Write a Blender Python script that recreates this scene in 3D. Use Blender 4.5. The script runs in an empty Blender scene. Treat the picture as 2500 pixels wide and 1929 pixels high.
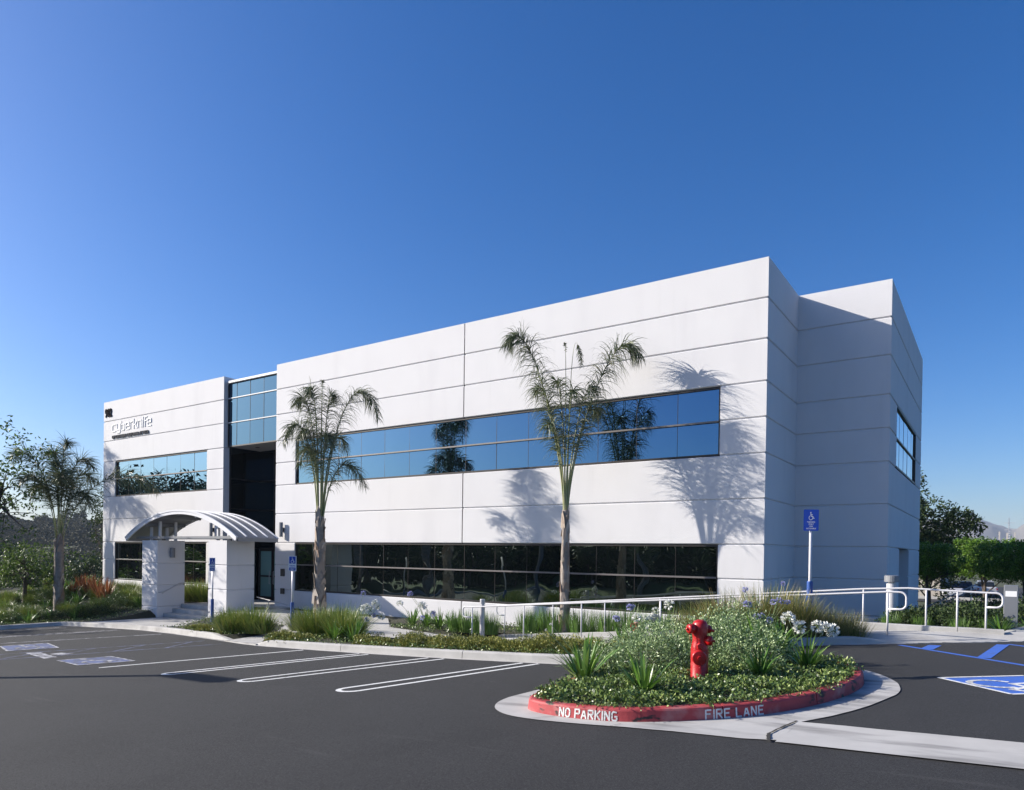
import bpy, math, random
from mathutils import Vector, Matrix, noise
S = bpy.context.scene
C = S.collection
R = math.radians
rnd = random.Random(7)

# ---------------------------------------------------------------- camera
CAM = dict(f=1723.4909, cy=1368.0719, rx=0.0102, ry=0.0135, rz=-0.6022)
CP = Vector((5.1622, -19.4366, -0.3147))
cam = bpy.data.cameras.new('camera'); co = bpy.data.objects.new('camera', cam); C.objects.link(co)
S.camera = co
cam.sensor_fit = 'HORIZONTAL'; cam.sensor_width = 36.0
cam.lens = CAM['f'] / 2500 * 36.0
cam.shift_y = (CAM['cy'] - 964.5) / 2500
cam.clip_end = 9000; cam.clip_start = 0.1
def _ray(u, v):
    x = (u - 1250) / CAM['f']; y = (v - CAM['cy']) / CAM['f']; q = (x, y, 1.0)
    c, s = math.cos(CAM['ry']), math.sin(CAM['ry']); q = (c*q[0] + s*q[1], -s*q[0] + c*q[1], q[2])
    c, s = math.cos(CAM['rx']), math.sin(CAM['rx']); q = (q[0], c*q[1] + s*q[2], -s*q[1] + c*q[2])
    q = (q[0], q[2], -q[1])
    c, s = math.cos(-CAM['rz']), math.sin(-CAM['rz'])
    return Vector((c*q[0] - s*q[1], s*q[0] + c*q[1], q[2]))
_o = _ray(1250, CAM['cy']); _x = _ray(1251, CAM['cy']) - _o; _y = _o - _ray(1250, CAM['cy'] + 1)
_m = Matrix((_x.normalized(), _y.normalized(), -_o.normalized())).transposed()
co.matrix_world = Matrix.Translation(CP) @ _m.to_4x4()
FW = _o.normalized()
RT = Vector((math.cos(-CAM['rz']), math.sin(-CAM['rz']), 0)); RT = Vector((0.824, 0.566, 0))
def at(u, v, ax, val):
    r = _ray(u, v); i = 'xyz'.index(ax); return CP + r * ((val - CP[i]) / r[i])
def atd(u, v, d):
    r = _ray(u, v); return CP + r * (d / r.dot(FW))

# ---------------------------------------------------------------- light
SUN_TO = Vector((-2.05, -1.0, 1.07)).normalized()
elev = math.asin(SUN_TO.z); rot = math.atan2(SUN_TO.x, SUN_TO.y)
w = bpy.data.worlds.new("World"); S.world = w; w.use_nodes = True
nt = w.node_tree; sky = nt.nodes.new('ShaderNodeTexSky'); sky.sky_type = 'NISHITA'; sky.sun_disc = False
sky.sun_elevation = elev; sky.sun_rotation = rot
sky.altitude = 150; sky.air_density = 0.9; sky.dust_density = 1.6; sky.ozone_density = 4.5
hs = nt.nodes.new('ShaderNodeHueSaturation'); hs.inputs['Saturation'].default_value = 1.3; hs.inputs['Hue'].default_value = .508
nt.links.new(sky.outputs[0], hs.inputs['Color']); nt.links.new(hs.outputs[0], nt.nodes['Background'].inputs[0])
nt.nodes['Background'].inputs[1].default_value = 0.080
sl = bpy.data.lights.new('sun', 'SUN'); sl.energy = 3.85; sl.angle = R(0.53); sl.color = (1.0, 0.93, 0.83)
so = bpy.data.objects.new('sun', sl); C.objects.link(so)
so.rotation_euler = SUN_TO.to_track_quat('Z', 'Y').to_euler()
S.view_settings.view_transform = 'Standard'; S.view_settings.look = 'None'
S.view_settings.exposure = 1.1; S.view_settings.gamma = 1.0
S.cycles.max_bounces = 8; S.cycles.use_denoising = True

# ---------------------------------------------------------------- materials
def mat(name, col, rough=0.7, metal=0.0, var=None, vscale=4.0, bump=None, spec=0.5, island=None, trans=0.0, objvar=0.0, coord='Object'):
    m = bpy.data.materials.new(name); m.use_nodes = True
    nt = m.node_tree; b = nt.nodes['Principled BSDF']; L = nt.links
    b.inputs['Base Color'].default_value = (*col, 1); b.inputs['Roughness'].default_value = rough
    b.inputs['Metallic'].default_value = metal; b.inputs['Specular IOR Level'].default_value = spec
    tc = nt.nodes.new('ShaderNodeTexCoord')
    if island:
        g = nt.nodes.new('ShaderNodeNewGeometry'); cr = nt.nodes.new('ShaderNodeValToRGB')
        els = cr.color_ramp.elements
        for i, (p, c) in enumerate(island):
            e = els[i] if i < 2 else els.new(p)
            e.position = p; e.color = (*c, 1)
        L.new(g.outputs['Random Per Island'], cr.inputs[0]); out = cr.outputs[0]
        L.new(out, b.inputs['Base Color'])
        if trans:
            t = nt.nodes.new('ShaderNodeBsdfTranslucent'); mx = nt.nodes.new('ShaderNodeMixShader'); mx.inputs[0].default_value = trans
            L.new(out, t.inputs[0]); L.new(b.outputs[0], mx.inputs[1]); L.new(t.outputs[0], mx.inputs[2])
            L.new(mx.outputs[0], nt.nodes['Material Output'].inputs[0])
    if var:
        n = nt.nodes.new('ShaderNodeTexNoise'); n.inputs['Scale'].default_value = vscale; n.inputs['Detail'].default_value = 6
        L.new(tc.outputs[coord], n.inputs['Vector'])
        cr = nt.nodes.new('ShaderNodeValToRGB'); cr.color_ramp.elements[0].position = .3; cr.color_ramp.elements[1].position = .7
        cr.color_ramp.elements[0].color = (*col, 1); cr.color_ramp.elements[1].color = (*var, 1)
        L.new(n.outputs['Fac'], cr.inputs[0]); L.new(cr.outputs[0], b.inputs['Base Color'])
    if bump:
        n2 = nt.nodes.new('ShaderNodeTexNoise'); n2.inputs['Scale'].default_value = bump[0]; n2.inputs['Detail'].default_value = 4
        L.new(tc.outputs[coord], n2.inputs['Vector'])
        bp = nt.nodes.new('ShaderNodeBump'); bp.inputs['Strength'].default_value = bump[1]; bp.inputs['Distance'].default_value = bump[2]
        L.new(n2.outputs['Fac'], bp.inputs['Height']); L.new(bp.outputs[0], b.inputs['Normal'])
    return m
def mixcol(m, scale, col, lo, hi, stretch=(1, 1, 1), detail=5):
    """blend a second stain colour over the base colour"""
    nt = m.node_tree; L = nt.links; b = nt.nodes['Principled BSDF']
    tc = nt.nodes.new('ShaderNodeTexCoord'); mp = nt.nodes.new('ShaderNodeMapping'); mp.inputs['Scale'].default_value = stretch
    n = nt.nodes.new('ShaderNodeTexNoise'); n.inputs['Scale'].default_value = scale; n.inputs['Detail'].default_value = detail
    L.new(tc.outputs['Object'], mp.inputs[0]); L.new(mp.outputs[0], n.inputs['Vector'])
    mr = nt.nodes.new('ShaderNodeMapRange'); mr.inputs[1].default_value = lo; mr.inputs[2].default_value = hi
    L.new(n.outputs['Fac'], mr.inputs[0])
    mx = nt.nodes.new('ShaderNodeMix'); mx.data_type = 'RGBA'; mx.inputs[7].default_value = (*col, 1)
    L.new(mr.outputs[0], mx.inputs[0])
    src = b.inputs['Base Color']
    if src.is_linked: L.new(src.links[0].from_socket, mx.inputs[6])
    else: mx.inputs[6].default_value = src.default_value
    L.new(mx.outputs[2], b.inputs['Base Color'])
    return m
M = {}
M['wall'] = mixcol(mat('painted_stucco', (.68, .67, .675), .85, var=(.66, .65, .655), vscale=1.3, bump=(60, .5, .012)), .8, (.60, .59, .60), .52, .85, (1, 1, .25))
mixcol(M['wall'], 2.5, (.62, .61, .61), .60, .85, (1.6, 1.6, .12), 6)
M['asphalt'] = mat('asphalt', (0.0150, 0.0151, 0.0157), .9, var=(0.0212, 0.0214, 0.0224), vscale=.55, bump=(260, .55, .012))
mixcol(M['asphalt'], 2.2, (0.0273, 0.0270, 0.0274), .58, .85, (.35, 2.4, 1)); mixcol(M['asphalt'], 150, (0.0629, 0.0636, 0.0654), .56, .74, (1, 1, 1), 2); mixcol(M['asphalt'], 90, (0.0059, 0.0060, 0.0061), .55, .72, (1, 1, 1), 2)
mixcol(M['asphalt'], 1.1, (0.0124, 0.0126, 0.0134), .55, .8, (1, .5, 1))
mixcol(M['asphalt'], 1.6, (0.0528, 0.0521, 0.0512), .66, .80, (.30, 2.6, 1), 8); mixcol(M['asphalt'], 420, (0.0994, 0.1005, 0.0991), .70, .78, (1, 1, 1), 1)
mixcol(M['asphalt'], 62, (0.0413, 0.0413, 0.0421), .53, .66, (1, 1, 1), 3); mixcol(M['asphalt'], 48, (0.0077, 0.0077, 0.0082), .54, .68, (1, 1, 1), 3)
M['conc'] = mixcol(mat('concrete', (.46, .45, .43), .9, var=(.38, .37, .35), vscale=3, bump=(90, .4, .006)), 1.2, (.27, .26, .25), .55, .8)
M['gutter'] = mixcol(mat('gutter_concrete', (.45, .44, .42), .9, var=(.38, .37, .355), vscale=2.5, bump=(90, .4, .006)), 1.4, (.17, .165, .16), .50, .70, (.5, 2.2, 1))
M['crack'] = mat('joint_dark', (.03, .028, .025), .95)
M['red'] = mixcol(mixcol(mat('red_curb_paint', (.42, .055, .06), .65, var=(.33, .04, .045), vscale=4, bump=(40, .5, .006)), 3.5, (.42, .16, .15), .56, .72), 4, (.035, .02, .02), .58, .64, (1, 1, 2.2))
M['white'] = mixcol(mixcol(mat('road_paint_white', (.70, .70, .68), .7), 14, (.35, .35, .34), .56, .75), 45, (.16, .16, .16), .60, .70)
M['worn'] = mixcol(mat('worn_paint', (.50, .50, .52), .8), 6, (.09, .09, .1), .42, .6)
M['wornblue'] = mixcol(mat('worn_blue_paint', (.10, .13, .27), .8), 5, (.07, .075, .10), .45, .65)
M['hatchblue'] = mixcol(mat('hatch_paint', (.13, .15, .25), .8), 5, (.05, .05, .065), .42, .6)
M['blue'] = mixcol(mat('blue_paint', (.045, .13, .50), .65), 9, (.06, .12, .35), .5, .7)
M['signblue'] = mat('sign_blue', (.012, .055, .38), .4)
M['sleeve'] = mat('blue_sleeve', (.018, .075, .30), .5)
M['signwhite'] = mat('sign_white', (.80, .80, .80), .5)
M['rail'] = mat('painted_rail', (.60, .59, .60), .45)
M['galv'] = mat('galvanised', (.55, .54, .55), .42, metal=.5)
M['grey'] = mat('grey_metal', (.20, .21, .23), .5, metal=.2)
M['bronze'] = mat('dark_bronze', (.035, .03, .028), .45, metal=.4)
M['alu'] = mat('mullion_alu', (.16, .145, .14), .45, metal=.3)
M['letterdark'] = mat('dark_letters', (.012, .010, .012), .95, spec=.05)
M['sub'] = mat('grey_letters', (.10, .10, .105), .9, spec=.1)  # own dark grey of the small second line of lettering
M['letterwhite'] = mat('white_letters', (.78, .78, .78), .5)
M['roofmetal'] = mat('roof_metal', (.24, .245, .26), .5, metal=.2)
M['rimmetal'] = mat('rim_metal', (.72, .72, .74), .45)
M['soffit'] = mat('soffit', (.50, .49, .48), .8)
M['hyd'] = mixcol(mixcol(mat('hydrant_red', (.46, .008, .010), .36, bump=(45, .3, .004), var=(.36, .008, .010), vscale=9), 8, (.50, .07, .06), .58, .72), 14, (.10, .012, .01), .64, .70)
M['soil'] = mat('soil', (.09, .065, .045), .95, var=(.05, .038, .028), vscale=6, bump=(30, .8, .03))
M['mulch'] = mat('bed_mulch', (.05, .045, .026), .95, var=(.03, .035, .018), vscale=9, bump=(30, .9, .04))
M['bark'] = mat('bark', (.13, .10, .08), .9, var=(.07, .055, .045), vscale=12, bump=(30, .8, .02))
M['palmbark'] = mixcol(mat('palm_bark', (.33, .28, .235), .85, var=(.20, .165, .14), vscale=7, bump=(18, .9, .02)), 6, (.42, .39, .36), .55, .7, (1.5, 1.5, .2))
M['boot'] = mat('palm_boot', (.36, .29, .22), .85, island=[(0, (.40, .33, .27)), (.6, (.24, .165, .12)), (1, (.50, .44, .38))])
M['petiole'] = mat('petiole', (.22, .27, .10), .5, var=(.33, .31, .16), vscale=4)
M['palmleaf'] = mat('palm_leaf', (0, 0, 0), .42, island=[(0, (.050, .080, .034)), (.5, (.085, .115, .050)), (.85, (.15, .17, .075)), (1, (.24, .22, .12))], trans=.22)
M['leaf'] = mat('tree_leaf', (0, 0, 0), spec=.22, rough=.5, island=[(0, (0.053, 0.096, 0.023)), (.6, (0.098, 0.160, 0.033)), (1, (0.180, 0.256, 0.052))], trans=.25)
M['leafdark'] = mat('dark_leaf', (0, 0, 0), spec=.22, rough=.5, island=[(0, (0.025, 0.047, 0.017)), (.7, (0.050, 0.081, 0.026)), (1, (0.094, 0.130, 0.042))], trans=.15)
M['ficus'] = mat('ficus_leaf', (0, 0, 0), spec=.22, rough=.35, island=[(0, (0.053, 0.118, 0.016)), (.6, (0.105, 0.206, 0.022)), (1, (0.211, 0.333, 0.047))], trans=.2)
M['chap'] = mat('chaparral', (0, 0, 0), spec=.22, rough=.8, island=[(0, (.05, .058, .030)), (.6, (.085, .085, .045)), (1, (.12, .105, .06))])
M['cover'] = mat('cover_leaf', (0, 0, 0), .38, island=[(0, (0.039, 0.072, 0.019)), (.45, (0.098, 0.162, 0.038)), (.8, (0.195, 0.276, 0.072)), (1, (0.390, 0.456, 0.156))], trans=.15)
M['varieg'] = mat('variegated_leaf', (0, 0, 0), .4, island=[(0, (0.075, 0.133, 0.048)), (.45, (0.150, 0.224, 0.084)), (.75, (0.312, 0.420, 0.180)), (1, (0.600, 0.728, 0.408))], trans=.15)
M['strap'] = mat('strap_leaf', (0, 0, 0), .35, island=[(0, (0.062, 0.137, 0.020)), (.6, (0.117, 0.241, 0.034)), (1, (0.276, 0.419, 0.085))], trans=.2)
M['grass'] = mat('clump_blade', (0, 0, 0), .45, island=[(0, (0.070, 0.127, 0.022)), (.5, (0.155, 0.236, 0.040)), (.8, (0.270, 0.310, 0.065)), (1, (0.400, 0.345, 0.090))], trans=.25)
M['reed'] = mat('reed_blade', (0, 0, 0), .45, island=[(0, (0.053, 0.119, 0.021)), (.7, (0.120, 0.238, 0.039)), (1, (0.225, 0.340, 0.078))], trans=.2)
M['dry'] = mat('dry_blade', (0, 0, 0), .5, island=[(0, (.09, .12, .03)), (.45, (.20, .23, .06)), (.75, (.34, .28, .09)), (1, (.46, .36, .17))], trans=.25)
M['flax'] = mat('red_flax', (0, 0, 0), .5, island=[(0, (.16, .05, .025)), (.6, (.26, .09, .035)), (1, (.34, .17, .07))], trans=.3)
M['juniper'] = mat('juniper_leaf', (0, 0, 0), .6, island=[(0, (0.101, 0.132, 0.025)), (.5, (0.203, 0.227, 0.043)), (.9, (0.333, 0.315, 0.062)), (1, (0.428, 0.340, 0.085))], trans=.1)
M['petalw'] = mat('white_petal', (.82, .82, .76), .5); M['petalb'] = mat('blue_petal', (.42, .42, .66), .5)
M['stem'] = mat('flower_stem', (.20, .27, .11), .5)
M['flowerw'] = mat('small_white_flower', (.85, .84, .78), .5)
M['lawn'] = mixcol(mat('lawn', (.09, .14, .03), .9, var=(.06, .10, .022), vscale=3, bump=(30, .8, .05)), .15, (.15, .14, .06), .5, .75)
M['terrain'] = mat('terrain', (.05, .062, .024), .95, var=(.085, .085, .04), vscale=.4, bump=(3, .8, .2))
M['mount'] = mat('mountain', (.13, .12, .10), .95, var=(.17, .15, .12), vscale=.008)
M['beige'] = mat('beige_wall', (.42, .38, .32), .9)
M['tyre'] = mat('tyre', (.02, .02, .02), .8); M['carglass'] = mat('car_glass', (.015, .018, .02), .08)
M['carwhite'] = mat('car_silver', (.55, .55, .57), .3, metal=.3); M['cardark'] = mat('car_dark', (.05, .052, .06), .3)
M['bandmetal'] = mat('band_metal', (.50, .51, .53), .5)
M['taillight'] = mat('tail_light', (.35, .01, .01), .3)
M['box'] = mat('black_box', (.012, .012, .014), .4)
def glass(name, tint, refl, wave, rough=0.0):
    m = bpy.data.materials.new(name); m.use_nodes = True; nt = m.node_tree; L = nt.links
    nt.nodes.remove(nt.nodes['Principled BSDF'])
    g = nt.nodes.new('ShaderNodeBsdfGlossy'); g.inputs['Color'].default_value = (*tint, 1); g.inputs['Roughness'].default_value = rough
    d = nt.nodes.new('ShaderNodeBsdfDiffuse'); d.inputs['Color'].default_value = (.006, .010, .012, 1)
    fr = nt.nodes.new('ShaderNodeFresnel'); fr.inputs[0].default_value = 1.5
    gm = nt.nodes.new('ShaderNodeMix'); gm.data_type = 'RGBA'; gm.inputs[6].default_value = (*tint, 1); gm.inputs[7].default_value = (.9, .95, 1, 1); L.new(fr.outputs[0], gm.inputs[0]); L.new(gm.outputs[2], g.inputs['Color'])
    mr = nt.nodes.new('ShaderNodeMapRange'); mr.inputs[3].default_value = refl; mr.inputs[4].default_value = 1.0
    mx = nt.nodes.new('ShaderNodeMixShader')
    L.new(fr.outputs[0], mr.inputs[0]); L.new(mr.outputs[0], mx.inputs[0]); L.new(d.outputs[0], mx.inputs[1]); L.new(g.outputs[0], mx.inputs[2])
    L.new(mx.outputs[0], nt.nodes['Material Output'].inputs[0])
    tc = nt.nodes.new('ShaderNodeTexCoord'); n = nt.nodes.new('ShaderNodeTexNoise'); n.inputs['Scale'].default_value = wave[0]; n.inputs['Detail'].default_value = 1
    bp = nt.nodes.new('ShaderNodeBump'); bp.inputs['Strength'].default_value = wave[1]; bp.inputs['Distance'].default_value = .05
    L.new(tc.outputs['Object'], n.inputs['Vector']); L.new(n.outputs['Fac'], bp.inputs['Height'])
    for s in (g, d, fr): L.new(bp.outputs[0], s.inputs['Normal'])
    return m
M['glass'] = glass('reflective_glass', (.085, .205, .335), .80, (.55, .10))
M['glasslow'] = glass('ground_floor_glass', (.22, .27, .25), .7, (.8, .30))
M['glassside'] = glass('side_glass', (.62, .74, .80), .9, (.55, .06))  # paler copy of the window glass; tint paints in the low-angle sky reflection
M['glassbox'] = glass('blue_glass_box', (.025, .10, .17), .85, (.5, .04))
M['glassdark'] = glass('dark_entrance_glass', (.08, .14, .2), .30, (.6, .1))
M['glassteal'] = glass('teal_door_glass', (.5, .8, .75), .35, (.6, .1), .15)
for n_ in M['glassteal'].node_tree.nodes:
    if n_.type == 'BSDF_DIFFUSE': n_.inputs[0].default_value = (.30, .52, .48, 1)

# ---------------------------------------------------------------- mesh helpers
class MB:
    def __init__(s): s.v = []; s.f = []; s.m = []; s.mi = 0
    def add(s, vs, fs):
        n = len(s.v); s.v += [tuple(p) for p in vs]; s.f += [tuple(i + n for i in f) for f in fs]; s.m += [s.mi] * len(fs)
    def quad(s, a, b, c, d): s.add((a, b, c, d), ((0, 1, 2, 3),))
    def box(s, x0, x1, y0, y1, z0, z1):
        s.add([(x0, y0, z0), (x1, y0, z0), (x1, y1, z0), (x0, y1, z0), (x0, y0, z1), (x1, y0, z1), (x1, y1, z1), (x0, y1, z1)],
              [(3, 2, 1, 0), (4, 5, 6, 7), (0, 1, 5, 4), (1, 2, 6, 5), (2, 3, 7, 6), (3, 0, 4, 7)])
    def bbox(s, x0, x1, y0, y1, z0, z1, b=.01):
        """box with chamfered vertical and top edges"""
        pts = [(x0+b, y0), (x1-b, y0), (x1, y0+b), (x1, y1-b), (x1-b, y1), (x0+b, y1), (x0, y1-b), (x0, y0+b)]
        cx, cy = (x0+x1)/2, (y0+y1)/2
        ins = [(x0+2*b, y0+b), (x1-2*b, y0+b), (x1-b, y0+2*b), (x1-b, y1-2*b), (x1-2*b, y1-b), (x0+2*b, y1-b), (x0+b, y1-2*b), (x0+b, y0+2*b)]
        v = [(x, y, z0) for x, y in pts] + [(x, y, z1-b) for x, y in pts] + [(x, y, z1) for x, y in ins]
        f = [(i, (i+1) % 8, 8+(i+1) % 8, 8+i) for i in range(8)] + [(8+i, 8+(i+1) % 8, 16+(i+1) % 8, 16+i) for i in range(8)] + [tuple(range(16, 24)), tuple(range(7, -1, -1))]
        s.add(v, f)
    def tube(s, pts, rad, n=8, cap=True):
        pts = [Vector(p) for p in pts]
        if not hasattr(rad, '__len__'): rad = [rad] * len(pts)
        prev = None; vs = []
        for i, p in enumerate(pts):
            t = (pts[min(i+1, len(pts)-1)] - pts[max(i-1, 0)]).normalized()
            if prev is None: a = t.orthogonal().normalized()
            else:
                a = prev - t * prev.dot(t); a = a.normalized() if a.length > 1e-6 else t.orthogonal().normalized()
            prev = a; b = t.cross(a)
            for k in range(n):
                q = 2*math.pi*k/n; vs.append(p + (a*math.cos(q) + b*math.sin(q)) * rad[i])
        fs = [(i*n+k, i*n+(k+1) % n, (i+1)*n+(k+1) % n, (i+1)*n+k) for i in range(len(pts)-1) for k in range(n)]
        if cap: fs += [tuple(range(n-1, -1, -1)), tuple((len(pts)-1)*n+k for k in range(n))]
        s.add(vs, fs)
    def lathe(s, c, prof, n=20, axis=Vector((0, 0, 1))):
        axis = Vector(axis).normalized(); a = axis.orthogonal().normalized(); b = axis.cross(a); c = Vector(c); vs = []
        for r, h in prof:
            for k in range(n):
                q = 2*math.pi*k/n; vs.append(c + axis*h + (a*math.cos(q) + b*math.sin(q))*r)
        m = len(prof)
        fs = [(i*n+k, i*n+(k+1) % n, (i+1)*n+(k+1) % n, (i+1)*n+k) for i in range(m-1) for k in range(n)]
        fs += [tuple(range(n-1, -1, -1)), tuple((m-1)*n+k for k in range(n))]
        s.add(vs, fs)
    def leaf(s, p, d, side, l, wd):
        """diamond leaf from p along d"""
        m = p + d*(l*.45)
        s.add((p, m + side*(wd*.5), p + d*l, m - side*(wd*.5)), ((0, 1, 2, 3),))
    def blade(s, p, d, l, wd, droop, n=4, side=None):
        """curved ribbon blade"""
        if side is None:
            side = Vector((d.y, -d.x, 0)); side = side.normalized() if side.length > 1e-4 else Vector((1, 0, 0))
        vs = []; q = Vector(p); dd = Vector(d).normalized(); st = l/n
        for i in range(n+1):
            t = i/n; ww = wd*.5*(1 - t**2.2)*(0.75+.25*min(1, t*4)) + .0008
            vs += [q - side*ww, q + side*ww]
            dd = (dd + Vector((0, 0, -droop*(t+.25)/n*1.6))).normalized(); q = q + dd*st
        s.add(vs, [(2*i, 2*i+1, 2*i+3, 2*i+2) for i in range(n)])
    def build(s, name, m, parent=None, origin=None, smooth=False, link=True):
        me = bpy.data.meshes.new(name)
        o0 = Vector(origin) if origin is not None else (parent['_o'] and Vector(parent['_o']) if parent is not None and '_o' in parent else Vector((0, 0, 0)))
        me.from_pydata([(x-o0.x, y-o0.y, z-o0.z) for x, y, z in s.v], [], s.f)
        ms = m if isinstance(m, (list, tuple)) else [m]
        for q in ms: me.materials.append(q)
        if len(ms) > 1: me.polygons.foreach_set('material_index', s.m)
        if smooth: me.polygons.foreach_set('use_smooth', [True]*len(s.f))
        me.update()
        o = bpy.data.objects.new(name, me)
        if link: C.objects.link(o)
        if parent is not None: o.parent = parent; o['_o'] = tuple(o0)
        elif origin is not None: o.location = o0
        return o
def thing(name, label, cat, loc, group=None):
    o = bpy.data.objects.new(name, None); C.objects.link(o); o.location = loc; o.empty_display_size = .2
    o['label'] = label; o['category'] = cat; o['_o'] = tuple(loc)
    if group: o['group'] = group
    return o
def tag(o, label, cat, group=None):
    o['label'] = label; o['category'] = cat
    if group: o['group'] = group
    return o
def struct(o): o['kind'] = 'structure'; return o
def stuff(o, label=None, cat=None):
    o['kind'] = 'stuff'
    if label: o['label'] = label
    if cat: o['category'] = cat
    return o
def inst(o, parent, loc, rz=0, sc=1):
    """copy of a mesh part under a parent, local placement"""
    c = o.copy(); C.objects.link(c); c.parent = parent; c.location = loc; c.rotation_euler = (0, 0, rz); c.scale = (sc, sc, sc); return c
def lerp(a, b, t): return a + (b-a)*t
def sstep(t): t = max(0, min(1, t)); return t*t*(3-2*t)

# ---------------------------------------------------------------- ground levels
def lot(x, y):
    x = max(-60, min(14, x)); y = max(-46, min(4, y)); return -2.12 + .048*x + .02*y
def G(u, v, h=0):
    r = _ray(u, v); n = Vector((-.048, -.02, 1)); t = (-2.12 + h - n.dot(CP)) / n.dot(r); return CP + r*t
HZ = dict(t=7.7066, g1=6.6261, g2=5.5338, g3=4.4, g4=3.4391, g5=2.473, g6=1.2431, g7=0.0, g8=-.9516, g9=-2.0244, g10=-2.98)
ROWS = ['t', 'g1', 'g2', 'g3', 'g4', 'g5', 'g6', 'g7', 'g8', 'g9', 'g10', 'bot']; HZ['bot'] = -4.2
def ramp_curb(x): return -2.80 + .098*(x + 7.26) if x < 3.35 else -1.76
def soil(x, y):
    if y < -3.4 and x > -8.3:                                    # swale in front of the ramp
        yk = -8.1 if x < -.8 else (-4.0 if x > 2 else lerp(-8.1, -4.4, (x+.8)/2.8))
        a = lot(x, yk) + .12; b = ramp_curb(max(x, -7.6)) - .25
        if x > .5: b = min(b, a)
        t = sstep((y - yk) / max(.3, (-3.4 - yk))); return lerp(a, b, t)
    yk = -8.1 if x > -9.5 else (lerp(-8.1, -6.3, (-9.5-x)/9) if x > -18.5 else -6.3)
    a = lot(x, yk) + .12
    if x < -26: a = lot(x, -8) + .14
    ks = [(-46, -2.9), (-36, -2.62), (-27, -2.8), (-21, -2.8), (-7, -2.74), (-2, -2.5), (3, -2.1), (9, -2.0)]
    b = ks[0][1]
    for (x0, b0), (x1, b1) in zip(ks, ks[1:]):
        if x0 <= x <= x1: b = lerp(b0, b1, (x-x0)/(x1-x0))
    if x > 9: b = -2.0
    t = sstep((y - yk) / (-3.4 - yk)) if x > -20 else sstep((y-yk)/(-.8-yk))
    return lerp(a, b, t) + .03*noise.noise(Vector((x*.8, y*.8, 0)))
def terrain_z(x, y):
    z = lot(x, y) - .07
    if -46 < x < 3 and y > -6.5: z -= 1.4*min(1, (y+6.5)/2)
    if x > 4 and y > -2.5: z -= .0
    if y > -3 and x > -1.5: z = min(z, lerp(-2.05, -2.45, sstep((y-1)/12)) - .02)
    if y > 13: z = min(z, lerp(-2.45, -4.0, sstep((y-13)/30)))
    if x < -38: z -= 9*sstep((-38-x)/60)
    if y > 4 and x < -30: z -= 5*sstep((y-4)/40)*sstep((-30-x)/20)
    if x > 30: z -= 1.5*sstep((x-30)/60)
    return z
def axis_vals(a, b, near, far):
    out = [a]
    while out[-1] < b:
        x = out[-1]; d = min(abs(x+10), 400); out.append(x + near + (far-near)*min(1, max(0, d-40)/300))
    return out
mb = MB(); xs = axis_vals(-900, 900, 1.6, 40); ys = axis_vals(-500, 3400, 1.6, 45)
for y in ys:
    for x in xs: mb.v.append((x, y, terrain_z(x, y)))
nx = len(xs); mb.f = [(j*nx+i, j*nx+i+1, (j+1)*nx+i+1, (j+1)*nx+i) for j in range(len(ys)-1) for i in range(nx-1)]; mb.m = [0]*len(mb.f)
struct(mb.build('terrain', M['terrain'], smooth=True))

# asphalt lot
# lawn behind the lot (mirrored in the windows)
mb = MB(); n = 40
for j in range(17):
    for i in range(n+1):
        x = -75 + i*3.2; y = -47 - j*3.2
        mb.v.append((x, y, lot(x, y) + .12 + 1.3*sstep(j/5)*(0.7+.5*noise.noise(Vector((x*.07, y*.07, 3))))))
mb.f = [(j*(n+1)+i, (j+1)*(n+1)+i, (j+1)*(n+1)+i+1, j*(n+1)+i+1) for j in range(16) for i in range(n)]; mb.m = [0]*len(mb.f)
struct(mb.build('lawn', M['lawn'], smooth=True))
mb = MB(); mb.box(-75, 53, -47.4, -46.0, -6, 0); 
for i, p in enumerate(mb.v):
    if p[2] == 0: mb.v[i] = (p[0], p[1], lot(p[0], p[1]) + .15)
struct(mb.build('far_curb', M['conc']))

# ---------------------------------------------------------------- kerbs
def resample(pts, st):
    pts = [Vector((p[0], p[1], 0)) for p in pts]; out = [pts[0]]
    for a, b in zip(pts, pts[1:]):
        n = max(1, round((b-a).length/st)); out += [a.lerp(b, (k+1)/n) for k in range(n)]
    return out
def smooth_path(pts, it=2, closed=False):
    pts = [Vector((p[0], p[1], 0)) for p in pts]
    for _ in range(it):
        o = [] if closed else [pts[0]]
        m = len(pts)
        for i in range(m if closed else m-1):
            a, b = pts[i], pts[(i+1) % m]; o += [a.lerp(b, .25), a.lerp(b, .75)]
        if not closed: o.append(pts[-1])
        pts = o
    return pts
def normals(P, closed=False):
    N = []
    m = len(P)
    for i in range(m):
        a = P[(i-1) % m] if (closed or i > 0) else P[i]; b = P[(i+1) % m] if (closed or i < m-1) else P[i]
        t = (b-a).normalized(); N.append(Vector((t.y, -t.x, 0)))       # right-hand side of travel
    return N
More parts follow.
